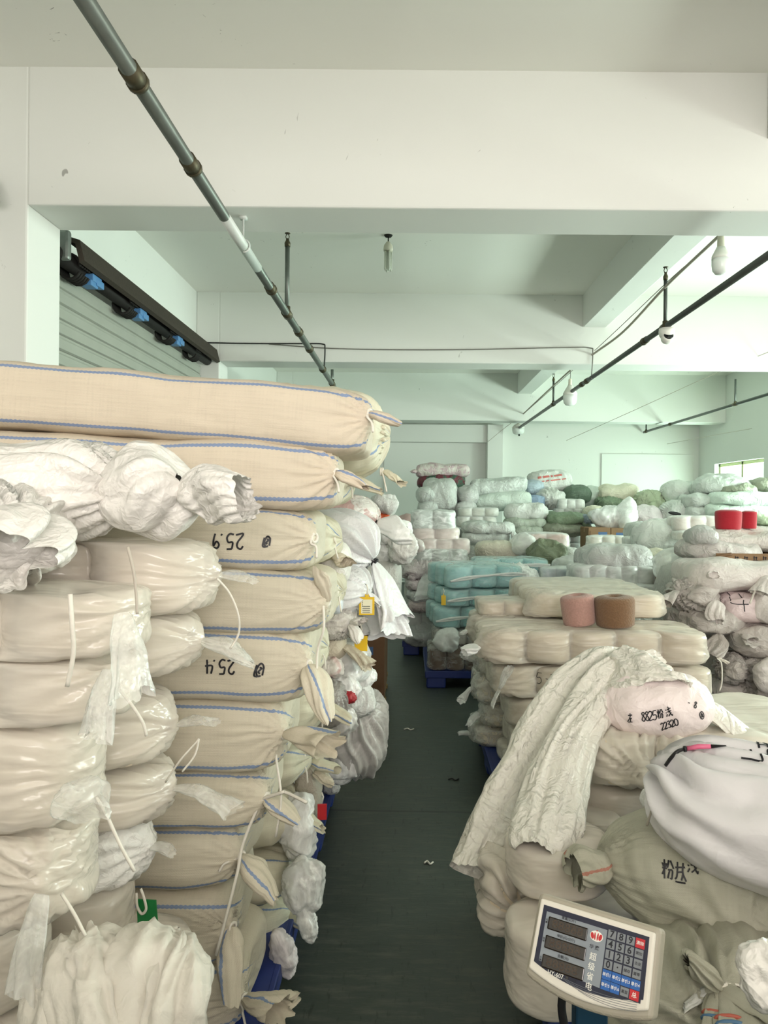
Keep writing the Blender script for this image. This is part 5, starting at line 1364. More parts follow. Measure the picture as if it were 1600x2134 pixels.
# three led windows
wx0, wx1 = px0 + .006, px0 + .080
for k, (y, dx, cap) in enumerate(((.026, .0, '重量(公斤)'), (-.005, .0, '单价(元/公斤)'), (-.036, .0, '金额(元)'))):
    b = MB(); b.box(wx0, wx1 + .002 * k, y - .0105, y + .0105, .0048, .0058, .0018); wv = b.build('display_window', M_LCD, sc)
    txt('88888', (wx0 + wx1) / 2, y, .019, plain('dim_segment', col('#3d2c1c'), .3), wv, sx=1.25, name='display_digits', z=.0059)
    txt(cap, (wx0 + wx1) / 2, y + .0148, .0058, M_DTXT, sc)
    txt(('零点', '去皮', '累计')[k], px0 + .003, y + .002, .0040, M_DTXT, sc, rotz=math.pi / 2)
b = MB(); b.box(wx0 + .047, wx0 + .052, -.0515, -.0475, .0050, .0058); b.build('indicator', M_LCD, sc)
txt('交流', wx0 + .062, -.0505, .005, M_DTXT, sc)
# emblem: red crown over a white outline
cx, cy = wx1 + .0165, .0285
def poly(name, pts, z, m): 
    return plate(name, pts, z, z + .0003, m)
poly('emblem', [(cx + math.cos(a) * .0118, cy + math.sin(a) * .0085) for a in [i * math.pi / 12 for i in range(24)]], .0052, M_WTXT)
for dx, w, h, s in ((-.0072, .0030, .0052, .5), (-.0025, .0013, .0062, .25), (.0025, .0013, .0062, -.25), (.0072, .0030, .0052, -.5)):
    poly('emblem', [(cx + dx + s * (-.002) * t + w * math.cos(a) * (1), cy - .0005 + h * math.sin(a)) for a in [i * math.pi / 8 for i in range(16)] for t in (math.sin(a),)], .0056, M_KEYR)
poly('emblem', [(cx + .0012 * math.cos(a), cy + .0088 + .0012 * math.sin(a)) for a in [i * math.pi / 4 for i in range(8)]], .0056, M_KEYR)
txt('华 鹰', cx - .001, cy - .0185, .0078, M_DTXT, sc)
for k, ch in enumerate('超级省电'): txt(ch, cx - .001 - .0002 * k, -.005 - .0155 * k, .0128, M_WTXT, sc)
txt('HY-607', px0 + .034, py0_ - .0072, .0105, M_WTXT, sc, sx=.9)
# keys
kx0, ky0, kw, kh = cx + .0185, .0375, .0172, .0125
rows = [('7', '8', '9', 'R清除'), ('4', '5', '6', '累加'), ('1', '2', '3', '去皮'), ('0', '·', '储存', '置零'), ('B单价1', 'B单价2', 'B单价3', 'B单价4'), ('B单价5', 'B单价6', '累显', 'R总')]
cw = (px1 - kx0 - .002) / 4; ch_ = .0158
b = MB(); b.box(kx0 - .001, px1 + .001, ky0 + .009 - 6 * ch_ - .001, ky0 + .009, .0050, .0053); b.build('keypad_grid', M_NAVY, sc)
for j, rw in enumerate(rows):
    for i, t in enumerate(rw):
        x = kx0 + cw * (i + .5); y = ky0 + .009 - ch_ * (j + .5)
        m = M_KEYR if t[0] == 'R' else M_KEYB if t[0] == 'B' else M_KEYG
        full = t[0] in 'RB'
        s = t[1:] if full else t
        b = MB(); g = .0003 if full else .0012; b.box(x - cw / 2 + g, x + cw / 2 - g, y - ch_ / 2 + g, y + ch_ / 2 - g, .0052, .0062, .0003); ko = b.build('key', m, sc)
        if len(s) == 1 and s != '总': txt(s, x, y, .0155, M_DTXT, ko, z=.0064, name='key_mark')
        else: txt(s, x, y, .0056 if not full else (.0066 if s != '总' else .009), M_WTXT if full else M_DTXT, ko, z=.0064, name='key_mark', sx=.9 if len(s) > 2 else 1.0)
# column, cable and base
Mi = Ms.inverted()
hp = Ms @ Vector((0, -SH * .1, -.05))
def wbox(x0, x1, y0, y1, z0, z1, name, m, bev=.004):
    b = MB(); b.box(x0, x1, y0, y1, z0, z1, bev, Mi); return b.build(name, m, sc)
pxc, pyc = hp.x - .005, hp.y + .035
M_POLE = plain('dark_blue_paint', col('#123a52'), .45)
wbox(pxc - .030, pxc + .030, pyc - .02, pyc + .02, .12, hp.z + .02, 'column', M_POLE)
wbox(pxc - .21, pxc + .21, pyc - .03, pyc + .42, .055, .12, 'platform', M_STEEL, .008)
f0 = None
for sx in (-.17, .17):
    for sy in (.03, .36):
        b = MB(); b.lathe([(.022, 0), (.026, .012), (.018, .055)], 12, Mi @ Matrix.Translation((pxc + sx, pyc + sy, 0))); b.build('levelling_foot', M_BLACK, sc, True)
b = MB(); b.tube([Mi @ p for p in smooth_path([hp + Vector((-.045, 0, -.02)), hp + Vector((-.065, .0, -.08)), hp + Vector((-.045, .01, -.18)), Vector((pxc - .03, pyc - .012, .5))], 8)], .008, 8); b.build('power_cable', M_BLACK, sc, True)
# ------------------------------------------------------------------ the piles at the far end of the hall
def cl(n, h, **k): return cloth(n, col(h), k.pop('r', .5), k.pop('c', .65), k.pop('s', 14), **k)
W1 = cl('far_white', '#dcdfdb'); W2 = cl('far_grey_white', '#c6cac6'); W3 = cl('far_mint_white', '#d3ded6'); G1 = cl('far_green', '#7d8f76'); G2 = cl('far_dark_green', '#5d7060')
G3 = cl('far_pale_green', '#b9c3a8'); OL = cl('far_olive', '#8d9180'); CR = cl('far_cream', '#e4e0cc'); PK = cl('far_pink', '#e2cdc6'); LB = cl('far_light_blue', '#b9c9d6')
FLOR = cl('far_floral', '#d9d2cc', patch=(col('#c6b0b4'), 12)); REDG = cl('far_red_green', '#6b2f3a', patch=(col('#3e5a4a'), 10)); GRD = cl('grey_pe_sheet', '#c3c4c2', r=.4, c=.5)
BROWNY = yarn('chocolate_yarn', col('#5d4638')); TEAL = yarn('teal_yarn', col('#97d0d2')); SALM = yarn('salmon_yarn', col('#eaa58f')); GRY = yarn('grey_yarn', col('#b4b2ac')); PNKY = yarn('pale_pink_yarn', col('#e6cfc2')); GRNY = yarn('pale_green_yarn', col('#c3c7ab')); WHY = yarn('white_yarn', col('#dfe1dc')); GWY = yarn('grey_green_yarn', col('#a4ada6'))
SOFTW = film('far_wrap', (0.86, 0.88, 0.86, 1), .45, .16, .26, (3, 4, 7), .2, 3)
PINKW = film('pink_wrap', (0.86, 0.78, 0.76, 1), .55, .14, .28, (3, 4, 7), .2, 3)
TEALW = film('teal_wrap', (0.66, 0.84, 0.84, 1), .22, .14, .18, (2, 3, 6), .2, 3)
BROWNW = film('clear_wrap', (0.75, 0.74, 0.70, 1), .10, .22, .2, (5, 8, 10), .08, 4)
_S = [700]
def fb(label, box, Y, D, m, **kw):
    """a far sack, bag or bundle"""
    _S[0] += 1
    px = box[2] - box[0]
    res = 44 if px < 60 else 56 if px < 110 else 76
    a = dict(n=2.8, p=3.2, nu=res, nv=res, lump=(.040, 3.2), crumple=(.026, 5), seed=_S[0])
    kind = kw.pop('kind', 'bag')
    if kind == 'roll': a.update(n=2.3, p=5, crumple=(.008, 6))
    if kind == 'flat': a.update(n=3.2, p=3.6)
    if kind == 'ball': a.update(n=2.05, p=2.2)
    if kind == 'loose': a.update(n=2.2, p=2.4, lump=(.05, 3), crumple=(.05, 4))
    a.update(kw)
    return bagpx(label, box, Y, D, m, name=a.pop('name', 'bag'), cat=a.pop('cat', 'bag'), **a)[0]
def fp_(label, box, Yf, nx, ny, ym, fm, **kw):
    _S[0] += 1
    return packpx(label, box, Yf, nx, ny, ym, fm, seed=_S[0], res=kw.pop('res', .6), wr=kw.pop('wr', 1.3), **kw)
def tied(px, py, dY=-.12, n=(0, -1, 0)): return [(px, py, dY, n, .30, .16, .02)]

# against the back wall
fb('floral white roll lying topmost in front of the recessed wall', (868, 966, 976, 996), 11.0, .35, FLOR, kind='roll', tails=[((869, 984, -.1), (-1, -.2, .3), .10, .05, dict(mode='leaf'))])
fb('dark red and green patterned bag under the floral roll', (872, 990, 968, 1022), 11.0, .4, REDG)
fb('tall pale pack standing under the patterned bag', (884, 1001, 950, 1066), 10.4, .5, W2, n=3.4, p=4.2)
fb('stacked grey white bundle left of the tall pale pack, upper', (871, 1018, 906, 1046), 10.3, .4, W2)
fb('stacked grey white bundle left of the tall pale pack, lower', (874, 1044, 912, 1070), 10.3, .4, W2)
fb('crumpled grey bundle with ragged ends between the tall pack and the long rolls', (951, 1014, 992, 1052), 10.5, .5, GRD, kind='loose')
fb('grey bundle beneath the ragged one', (948, 1046, 990, 1080), 10.4, .5, GRD)
fb('long speckled white roll on top of the middle back pile', (980, 996, 1096, 1033), 10.9, .4, cl('speckle', '#cdd2cf', patch=(col('#dfe6e2'), 14)), kind='roll', bend=[-.02, 0, .02])
fb('long plain white roll under the speckled one', (988, 1026, 1104, 1062), 10.8, .4, W3, kind='roll', bend=[-.03, 0, .03])
s7 = fb('white sack printed with red lettering, highest of the middle pile', (1101, 982, 1188, 1026), 11.4, .5, W1, tails=[((1184, 1014, -.1), (1, -.1, -.2), .10, .06, dict(mode='leaf'))])
bpy.context.view_layer.update()
sb = [c for c in s7.children if c.name.startswith('sack_body')][0]
mark(s7, sb, [[(x, 0), (x + w, .004)] for x, w in ((-.17, .05), (-.10, .10), (.02, .03), (.07, .12))], 1146, 993, 11.1, (1, 0, .12), (0, 0, 1), .035, plain('faded_red_print', col('#c8706a'), .6), name='red_print', lift=.006)
mark(s7, sb, [[(x, 0), (x + w, .003)] for x, w in ((-.20, .08), (-.10, .05), (-.03, .15), (.14, .06))], 1152, 1001, 11.1, (1, 0, .12), (0, 0, 1), .018, plain('faded_red_print', col('#c8706a'), .6), name='red_print', lift=.006)
fb('white tied ball under the red printed sack', (1118, 1020, 1176, 1060), 11.0, .5, W1, kind='ball', knots=tied(1150, 1040, -.2))
fb('pale blue sack between the rolls and the red printed sack', (1090, 1003, 1128, 1034), 11.3, .5, LB)
fb('blue bag low between the rolls and the tied ball', (1098, 1034, 1130, 1056), 10.9, .4, cl('mid_blue', '#8fa3bd'))
fb('plump white pillow shaped sack in the middle of the back pile', (1054, 1049, 1136, 1084), 10.2, .5, W1, p=2.6, n=2.3)
fb('grey green flat sack right under the pillow shaped sack', (1052, 1080, 1132, 1099), 10.2, .6, cl('gg', '#b4bdb0'), kind='flat')
fb('grey green flat sack, second under the pillow shaped sack', (1062, 1096, 1126, 1120), 10.2, .6, cl('gg', '#b4bdb0'), kind='flat')
fp_('olive cream pack of three cones, upper, left of the pillow sack', (957, 1058, 1040, 1077), 9.8, 3, 2, GRNY, SOFTW)
fp_('olive cream pack of three cones, lower, left of the pillow sack', (953, 1076, 1036, 1100), 9.8, 3, 2, GRNY, SOFTW)
fb('grey white two humped sack, upper, in front of the olive packs', (962, 1088, 1066, 1112), 9.3, .5, W2, n=3, tails=[((1064, 1098, -.15), (.4, -.6, -.9), .20, .07, dict(mode='flare', flat=.5))])
fb('grey white two humped sack, lower, in front of the olive packs', (964, 1108, 1062, 1132), 9.3, .5, W2, n=3)
fb('dark green bag behind the red printed sack', (1174, 1014, 1226, 1048), 11.2, .5, G2)
fp_('white yarn pack under the dark green bag, upper', (1164, 1040, 1220, 1062), 10.6, 3, 2, WHY, SOFTW)
fp_('white yarn pack under the dark green bag, lower', (1158, 1060, 1216, 1077), 10.6, 3, 2, WHY, SOFTW)
fb('green sack with a limp corner above the olive grey sack', (1136, 1070, 1218, 1094), 10.2, .6, G1, kind='flat', tails=[((1212, 1088, -.2), (1, -.3, -.6), .16, .06, dict(mode='leaf'))])
fb('olive grey sack with frayed edge below the green sack', (1128, 1092, 1214, 1114), 10.1, .6, OL, kind='flat')
for k, w in enumerate(('top', 'middle', 'bottom')):
    fp_('grey green yarn pack beside the cartons, %s of three' % w, (1150, 1113 + 19 * k, 1213, 1131 + 19 * k), 10.0, 3, 2, GWY, SOFTW, group='grey green packs beside the cartons')
fb('ragged pale bag on the pile before the back wall panel edge', (1216, 1016, 1250, 1056), 11.6, .4, W3, kind='loose')
fb('lumpy cream sack on top of the pile before the wall panel', (1246, 1011, 1324, 1046), 11.4, .5, CR, lump=(.05, 4))
fb('dark green pleated sack under the lumpy cream one', (1242, 1038, 1302, 1068), 11.2, .5, G1, knots=tied(1290, 1052, -.1, (1, -.4, 0)))
fb('large pale green sack with a frilled knot', (1318, 1024, 1386, 1072), 11.0, .5, G3, kind='ball', knots=tied(1362, 1048, -.22, (.3, -1, 0)), tails=[((1362, 1050, -.26), (.2, -1, -.7), .16, .13, dict(mode='rosette', flat=.7, rough=.4))])
fb('bright white round bag beside the wall corner', (1380, 1003, 1440, 1048), 10.8, .5, W1, kind='ball', tails=[((1428, 1020, -.15), (.4, -.7, -.9), .2, .06, dict(mode='leaf'))])
fb('white round bag with a torn dark slit', (1376, 1044, 1434, 1090), 10.4, .5, W1, kind='ball', knots=tied(1402, 1070, -.2))
c = at(1405, 1070, 10.12); b = MB(); b.lathe([(.001, 0), (.05, .002), (.07, .012), (.055, .024), (.001, .028)], 14, Matrix.Translation(c) @ Matrix.Rotation(math.radians(90), 4, 'X') @ Matrix.Rotation(-.15, 4, 'Z') @ Matrix.Scale(.35, 4, (0, 1, 0)) @ Matrix.Scale(1.3, 4, (1, 0, 0)))
o = b.build('black_scrap', M_BLACK, None, True); tag(o, 'black scrap showing through the slit of the white round bag', 'scrap')
fb('pinkish white bundle between the frilled sack and the slit bag', (1316, 1058, 1370, 1092), 10.5, .5, cl('pw', '#e3dadd'), kind='loose')
fb('cream round bag left of the clear bag with pink', (1217, 1054, 1256, 1082), 10.4, .5, CR, kind='ball')
fb('clear bag with pink scraps inside on top of the cartons', (1228, 1058, 1320, 1097), 9.7, .5, film('clear_pink', (0.84, 0.86, 0.85, 1), .7, .25, .25, (3, 3, 3)), kind='loose')
fb('bundle of pink scraps seen inside the clear bag', (1262, 1074, 1304, 1094), 9.7, .3, cl('pink_scraps', '#d9a9b4'), cat='cloth', name='scrap_bundle')
fb('blue grey bag end left of the clear bag with pink', (1214, 1074, 1236, 1094), 10.0, .4, cl('bg', '#8f9aa8'))
fb('long film mouth hanging over the right carton', (1292, 1040, 1322, 1108), 9.5, .25, SOFTW, kind='loose')
xa, xb = at(1226, 1100, 9.3).x, at(1272, 1100, 9.3).x; xc = at(1308, 1100, 9.3).x
carton('brown carton with blue print, left of the pair under the clear bag', xa, xb, 9.3, 9.75, zpx(1160, 9.3), zpx(1096, 9.3), M_CARTON, [(.45, .85, .72, .86, M_BPRINT), (.05, .1, .1, .9, M_CARTD)], group='cartons under the clear bag')
carton('brown carton with blue print, right of the pair under the clear bag', xb + .006, xc, 9.3, 9.75, zpx(1160, 9.3), zpx(1097, 9.3), M_CARTON, [(.3, .8, .74, .86, M_BPRINT)], group='cartons under the clear bag')
fp_('peach beige pack in front of the two cartons', (1230, 1117, 1312, 1140), 8.6, 3, 2, yarn('peach_yarn', col('#d9c1a2')), SOFTW)
# by the window
fb('big grey white sack slumped on the window pile', (1444, 992, 1560, 1038), 10.3, .7, W2, kind='loose', crumple=(.03, 4))
fb('grey sack behind the slumped one by the window', (1418, 1004, 1500, 1040), 11.2, .6, W2)
fb('olive cloth hanging out under the slumped sack', (1500, 1008, 1570, 1034), 10.0, .4, OL, kind='loose', crumple=(.03, 4))
fb('olive grey sack at the right edge under the window', (1556, 998, 1640, 1028), 10.2, .6, cl('ol2', '#9a9d8c'))
fb('long white sack, upper of two at the window pile', (1482, 1025, 1660, 1056), 9.9, .6, W3, kind='roll')
fb('long white sack, lower of two at the window pile', (1470, 1050, 1660, 1078), 9.9, .6, W3, kind='roll')
fb('grey stacked sack left in the window pile, upper', (1424, 1030, 1486, 1056), 10.2, .6, W2, kind='flat')
fb('grey stacked sack left in the window pile, lower', (1424, 1054, 1486, 1080), 10.2, .6, W2, kind='flat')
fb('pale green sack at the right edge below the long white ones', (1560, 1074, 1660, 1096), 9.7, .6, G3, kind='flat')
fb('grey green sack at the right edge behind the red cones', (1560, 1094, 1660, 1116), 9.6, .6, OL, kind='flat')

# middle distance, centre
fp_('white film pack with a rounded hump on top of the pink stack', (857, 1064, 950, 1104), 8.0, 2, 2, GWY, film('bright_wrap', (0.86, 0.90, 0.88, 1), .5, .4, .2, (4, 6, 8), .12, 3), wr=2.2)
fp_('pale pink cone pack, upper in the pink stack', (857, 1100, 958, 1130), 8.0, 2, 2, PNKY, PINKW, wr=1.8)
fp_('pale pink cone pack, lower and further right in the pink stack', (876, 1124, 980, 1156), 7.9, 3, 2, PNKY, PINKW, wr=1.8)
fb('scrunched pink film end of the lower pink pack', (860, 1124, 884, 1148), 7.8, .3, PINKW, kind='loose')
fp_('grey mint pack in glossy film under the pink packs', (864, 1146, 976, 1178), 7.8, 3, 2, GWY, film('gloss_wrap', (0.84, 0.88, 0.86, 1), .4, .45, .18, (4, 6, 8), .12, 3), wr=1.8)
fb('pinkish tied sack with radiating pleats under the mint pack', (842, 1172, 916, 1206), 7.7, .5, cl('pinkgrey', '#d5cacb'), knots=tied(887, 1193, -.2), tails=[((888, 1194, -.25), (-.2, -.5, -1), .22, .10, dict(mode='flare', flat=.35, m=SOFTW))])
fb('grey sack end right of the pleated pink one', (888, 1178, 960, 1212), 7.8, .5, W2)
fb('pink grey sack lower in the pink stack', (846, 1202, 910, 1230), 7.7, .5, cl('pinkgrey', '#d5cacb'))
fb('grey film bundle second from the bottom of the pink stack', (850, 1228, 912, 1250), 7.7, .5, GRD)
fb('dull pink bundle lowest in the pink stack', (850, 1248, 912, 1270), 7.7, .5, cl('dpink', '#c2b4b2'))
fp_('pale green cone pack on the far blue pallet', (840, 1268, 920, 1306), 7.9, 2, 2, WHY, SOFTW, wr=2)
fb('crumpled dark film under the pale green pack on the far pallet', (842, 1302, 920, 1340), 7.95, .5, GRD, kind='loose')
fb('beige film pack behind the teal packs', (996, 1130, 1086, 1164), 8.4, .6, cl('beigepack', '#d9d4c2', r=.35), n=3.4, p=4)
fp_('salmon pink cone pack behind the green cloth', (1094, 1112, 1190, 1146), 8.3, 2, 2, SALM, SOFTW)
fb('crumpled film ball left of the salmon pack', (1070, 1112, 1108, 1152), 8.1, .4, SOFTW, kind='loose')
fb('dark green crumpled cloth bag in front of the salmon pack', (1106, 1132, 1178, 1184), 7.8, .4, cl('moss', '#737c63'), kind='loose', crumple=(.06, 4))
fb('white round bag right of the green cloth bag', (1170, 1142, 1202, 1172), 8.0, .35, W1, kind='ball')
fb('bluish film bag in front of the white round bag', (1160, 1166, 1212, 1198), 7.5, .4, SOFTW, kind='loose')
fp_('light blue pack peeking out behind the crowning cream pack', (1130, 1184, 1192, 1212), 7.0, 2, 2, yarn('sky_yarn', col('#9dbdd2')), SOFTW)
# teal stack on its pallet
pallet('blue plastic pallet carrying brown and teal packs in mid aisle', at(886, 1400, 6.42).x + .60, 7.0, 1.2, 1.1)
pallet('far blue plastic pallet left of the teal stack', at(838, 1340, 7.82).x + .60, 8.4, 1.2, 1.1)
Yt = 6.5
xl = at(910, 1200, Yt).x
def tealpack(label, x0, y0, x1, y1, Y, nx, ny, rz):
    xa, xb, z0, z1 = span((x0, y0, x1, y1), Y); R = .118
    _S[0] += 1
    a = nx * R + .008
    loc = Vector((xa + (a + .0), Y + ny * R + .05, z0))
    root, P = pack(label, 'yarn pack', loc, nx, ny, R, z1 - z0, TEAL, TEALW, rz=rz, seed=_S[0], wr=1.2, res=1.0, scal=.75)
    for s in range(2):                                              # the pale band of film twisted along the side
        b = MB(); H = z1 - z0
        b.tube(smooth_path([(-a * .98, -ny * R - .012, H * .35), (-a * .6, -ny * R - .020, H * .52 - .02 * s), (0, -ny * R - .016, H * .58), (a * .6, -ny * R - .020, H * .66 - .02 * s), (a * .98, -ny * R - .012, H * .6)], 6), .011 - .003 * s, 6)
        o = b.build('film_band', SOFTW, root, True)
    return root
tealpack('teal cone pack on top of the teal stack', 909, 1180, 1050, 1228, Yt, 3, 3, math.radians(16))
tealpack('teal cone pack in the middle of the teal stack, with the small yellow tag', 906, 1229, 1046, 1266, Yt, 3, 3, math.radians(14))
tealpack('teal cone pack lowest in the teal stack', 897, 1267, 1010, 1312, Yt - .02, 3, 3, math.radians(6))
tealpack('teal cone pack behind the teal stack, above the film bag', 990, 1166, 1122, 1196, 7.15, 3, 2, math.radians(4))
fb('big clear bag mouth hanging below the rear teal pack', (1040, 1180, 1126, 1244), 6.95, .35, film('bagmouth_clear', (0.84, 0.88, 0.86, 1), .6, .35, .22, (4, 4, 4), .15, 3), kind='loose', crumple=(.035, 5), knots=tied(1082, 1184, -.1, (0, -.4, 1)))
tagcard('small yellow tag on the middle teal pack', 924, 1251, 6.42, .040, .085, M_YTAG, .05, 0, False)
fp_('grey cone pack in clear film under the teal stack', (902, 1313, 1010, 1346), Yt + .02, 3, 3, GRY, BROWNW, wr=2)
fb('loose film knot in front of the grey cone pack', (912, 1318, 950, 1350), Yt - .1, .12, SOFTW, kind='loose')
fp_('chocolate brown cone pack lowest on the pallet', (892, 1350, 1010, 1400), Yt - .04, 3, 3, BROWNY, BROWNW, wr=1.8)

# middle distance, right
fb('big grey plastic covered bundle behind the crowning cream pack', (1204, 1138, 1346, 1192), 6.6, .7, GRD, n=3, p=3.4, crumple=(.03, 4))
fp_('row of grey white packs under the big grey bundle', (1196, 1180, 1404, 1222), 6.2, 6, 3, GWY, SOFTW, wr=2)
fp_('row of grey packs lower behind the crowning cream pack', (1240, 1220, 1420, 1256), 6.1, 5, 3, GRY, SOFTW, wr=1.6)
fb('bright crumpled white film bag lying open', (1326, 1088, 1412, 1150), 7.2, .5, cl('brightfilm', '#e4e8e4', r=.28, c=.5), kind='loose', crumple=(.06, 3.5))
fb('grey sack left behind the bright film bag', (1310, 1092, 1350, 1124), 7.8, .4, W2)
fb('grey white sack right behind the bright film bag', (1384, 1088, 1424, 1126), 7.7, .4, cl('gw3', '#cfcfc9'))
fp_('white pack under the bright film bag, upper', (1308, 1120, 1428, 1150), 7.4, 4, 2, WHY, SOFTW)
fp_('white pack under the bright film bag, lower right', (1378, 1124, 1450, 1146), 7.2, 2, 2, WHY, SOFTW)
fb('small cream sack between the grey bundle and the film', (1342, 1150, 1386, 1178), 6.5, .4, CR)
fb('white film draped before the open carton', (1374, 1156, 1446, 1204), 5.8, .4, SOFTW, kind='loose')
xa, xb = at(1392, 1200, 5.9).x, at(1430, 1200, 5.9).x
carton('brown carton corner peeking out below the draped film', xa, xb, 5.9, 6.3, zpx(1222, 5.9), zpx(1186, 5.9), M_CARTON)
fp_('pale pinkish pack behind the red cones, upper left', (1408, 1076, 1510, 1108), 6.8, 3, 2, PNKY, SOFTW)
fp_('pale pinkish pack behind the red cones, lower left', (1418, 1108, 1520, 1128), 6.6, 3, 2, PNKY, SOFTW)
def place_cones(): pass
Yr = 5.2
fb('wide white pack carrying the two red cones', (1444, 1102, 1680, 1148), 5.45, .75, cl('packwhite', '#d9d3ce', r=.38), n=3.2, p=3.4, crumple=(.012, 5))
fb('grey frayed film end of the wide white pack', (1440, 1106, 1476, 1132), 5.2, .3, GRD, kind='loose')
fb('white sack underneath the wide white pack at left', (1416, 1124, 1560, 1168), 5.3, .6, cl('gw4', '#d3cecb'), p=2.6)
loose_cone('left one of the two red yarn cones', 1497, 1551, 1104, 1064, 5.25, yarn('red_yarn', col('#a8182a')), (0, 0, 0), 'two red yarn cones')
loose_cone('right one of the two red yarn cones', 1549, 1580, 1102, 1066, 5.40, yarn('red_yarn', col('#a8182a')), (0, 0, 0), 'two red yarn cones')
# open carton lying on the right stack
Yc = 4.95
x0, x1 = at(1492, 1160, Yc).x, at(1640, 1160, Yc).x
t = thing('open_carton', 'opened flat brown carton with dark print on the right stack', 'box', ((x0 + x1) / 2, Yc + .2, zpx(1166, Yc)))
b = MB(); w = (x1 - x0) / 2; h = zpx(1147, Yc) - zpx(1166, Yc)
b.box(-w, w, -.2, -.192, 0, h, .001); b.box(-w, w, .192, .2, 0, h * 1.3, .001); b.box(w - .008, w, -.2, .2, 0, h, .001); b.box(-w, w, -.2, .2, 0, .006); b.build('carton_tray', M_CARTON, t)
b = MB(); b.tube(smooth_path([(-w + .10, -.2, h * .9), (-w + .02, -.21, h * .7), (-w - .06, -.22, h * .25), (-w - .02, -.22, .01)], 5), .012, 6); b.build('torn_flap', M_CARTD, t, True)
for k, ch in enumerate('小心轻放防'):
    pass
for k in range(5):
    q = MB(); x = -w + .12 + k * .062; q.box(x, x + .035, -.2014, -.2002, h * .18, h * .26); q.box(x + .006, x + .012, -.2014, -.2002, h * .3, h * .74); q.box(x + .020, x + .026, -.2014, -.2002, h * .3, h * .66); q.box(x + .004, x + .03, -.2014, -.2002, h * .52, h * .60); q.build('carton_print', M_INK, t)
# the right stack of white packs
Y4 = 4.6
WP = cl('right_white', '#dcd5d1', r=.42, c=.4); WG = cl('right_grey', '#c2bbb6', r=.45, c=.5); WPK = cl('right_pink', '#e3d0d1', r=.42, c=.3)
fb('long white pack with a swirl knot in its side, top of the right stack', (1420, 1163, 1690, 1224), Y4 + .3, .6, WP, n=3.4, p=4, crumple=(.008, 5), knots=[(1484, 1195, -.3, (0, -1, 0), .26, .06, .02)], tails=[((1598, 1200, -.3), (-.8, -.5, -.9), .12, .07, dict(mode='flare', flat=.4)), ((1484, 1196, -.29), (0, -1, 0), .03, .035, dict(mode='rosette'))])
fb('grey pleated sack with a tied mouth at the left of the right stack', (1404, 1206, 1484, 1266), Y4 + .25, .45, WG, n=2.5, p=2.8, knots=[(1414, 1232, -.12, (-1, -.4, 0), .32, .16, .015), (1470, 1246, -.2, (.6, -1, 0), .2, .1, 0)], tails=[((1412, 1232, -.14), (-.8, -.3, -.5), .12, .055, dict(mode='flare', flat=.6, rough=.34))])
p14 = fb('pinkish white pack marked with a large handwritten 14', (1474, 1224, 1650, 1288), Y4 + .3, .6, WPK, n=3.2, p=3.8, crumple=(.006, 5), knots=[(1490, 1250, -.26, (-.4, -1, 0), .24, .1, .02)], tails=[((1490, 1252, -.30), (-.1, -.5, -1), .11, .058, dict(mode='rosette', flat=.6, rough=.3, m=WP))])
mark(p14, [c for c in p14.children if c.name.startswith('sack_body')], [[(a * 2.2, b * 1.25) for a, b in s] for s in writing('14', .080, 1.3)], 1530, 1258, Y4, (1, 0, 0), (0, 0, 1), .006, M_INK)
fb('white sack end overlapping the marked pack at the right edge', (1556, 1234, 1680, 1302), Y4 + .12, .4, WP, n=2.6, p=3)
fb('grey white pack below the pleated sack in the right stack', (1400, 1258, 1530, 1318), Y4 + .3, .6, WG, n=2.8, p=3.2)
fb('grey white pack with a limp folded mouth, fourth down in the right stack', (1500, 1292, 1680, 1354), Y4 + .25, .6, WG, n=2.7, p=3.2, tails=[((1546, 1322, -.26), (.4, -.8, -.3), .09, .085, dict(mode='flare', flat=.35)), ((1500, 1322, -.2), (-.6, -.5, -.8), .14, .06, dict(mode='rosette'))])
fb('small tied sack with a round end in the dark gap of the right stack', (1500, 1364, 1542, 1414), Y4 + .1, .3, WG, kind='ball', knots=tied(1538, 1386, -.06, (1, -.4, 0)))
fb('tied grey sack right of the dark gap', (1536, 1352, 1660, 1420), Y4 + .2, .4, WG, n=2.4, p=2.8, knots=tied(1542, 1384, -.1, (-1, -.4, 0)))
fb('film mouth hanging at the right edge beside the tied grey sack', (1582, 1376, 1640, 1440), Y4 - .1, .1, WP, kind='loose')
fb('grey sack under the small tied sack, lower right stack', (1478, 1412, 1560, 1452), Y4 + .3, .5, WG)
fb('dim pleated sack at the right edge of the lower right stack', (1546, 1414, 1680, 1480), Y4 + .1, .5, cl('right_dim', '#aaa39f', c=.5), knots=tied(1560, 1436, -.2, (-.5, -1, 0)))
fb('dim grey sack lowest in the right stack by the cream packs', (1510, 1470, 1690, 1560), Y4 + .1, .6, cl('right_dim', '#aaa39f', c=.5))
cord('long white cord hanging from the topmost right pack', [(1588, 1206, 4.60), (1574, 1230, 4.56), (1562, 1258, 4.56)], .006)
cord('thin white cord hanging from the right end of the five-cone pack', [(1494, 1372, 3.9), (1503, 1384, 3.9), (1504, 1420, 3.9), (1499, 1440, 3.9)], .0035)
pallet('blue plastic pallet under the right stack of white packs', 2.42, 4.9, 1.2, 1.0)

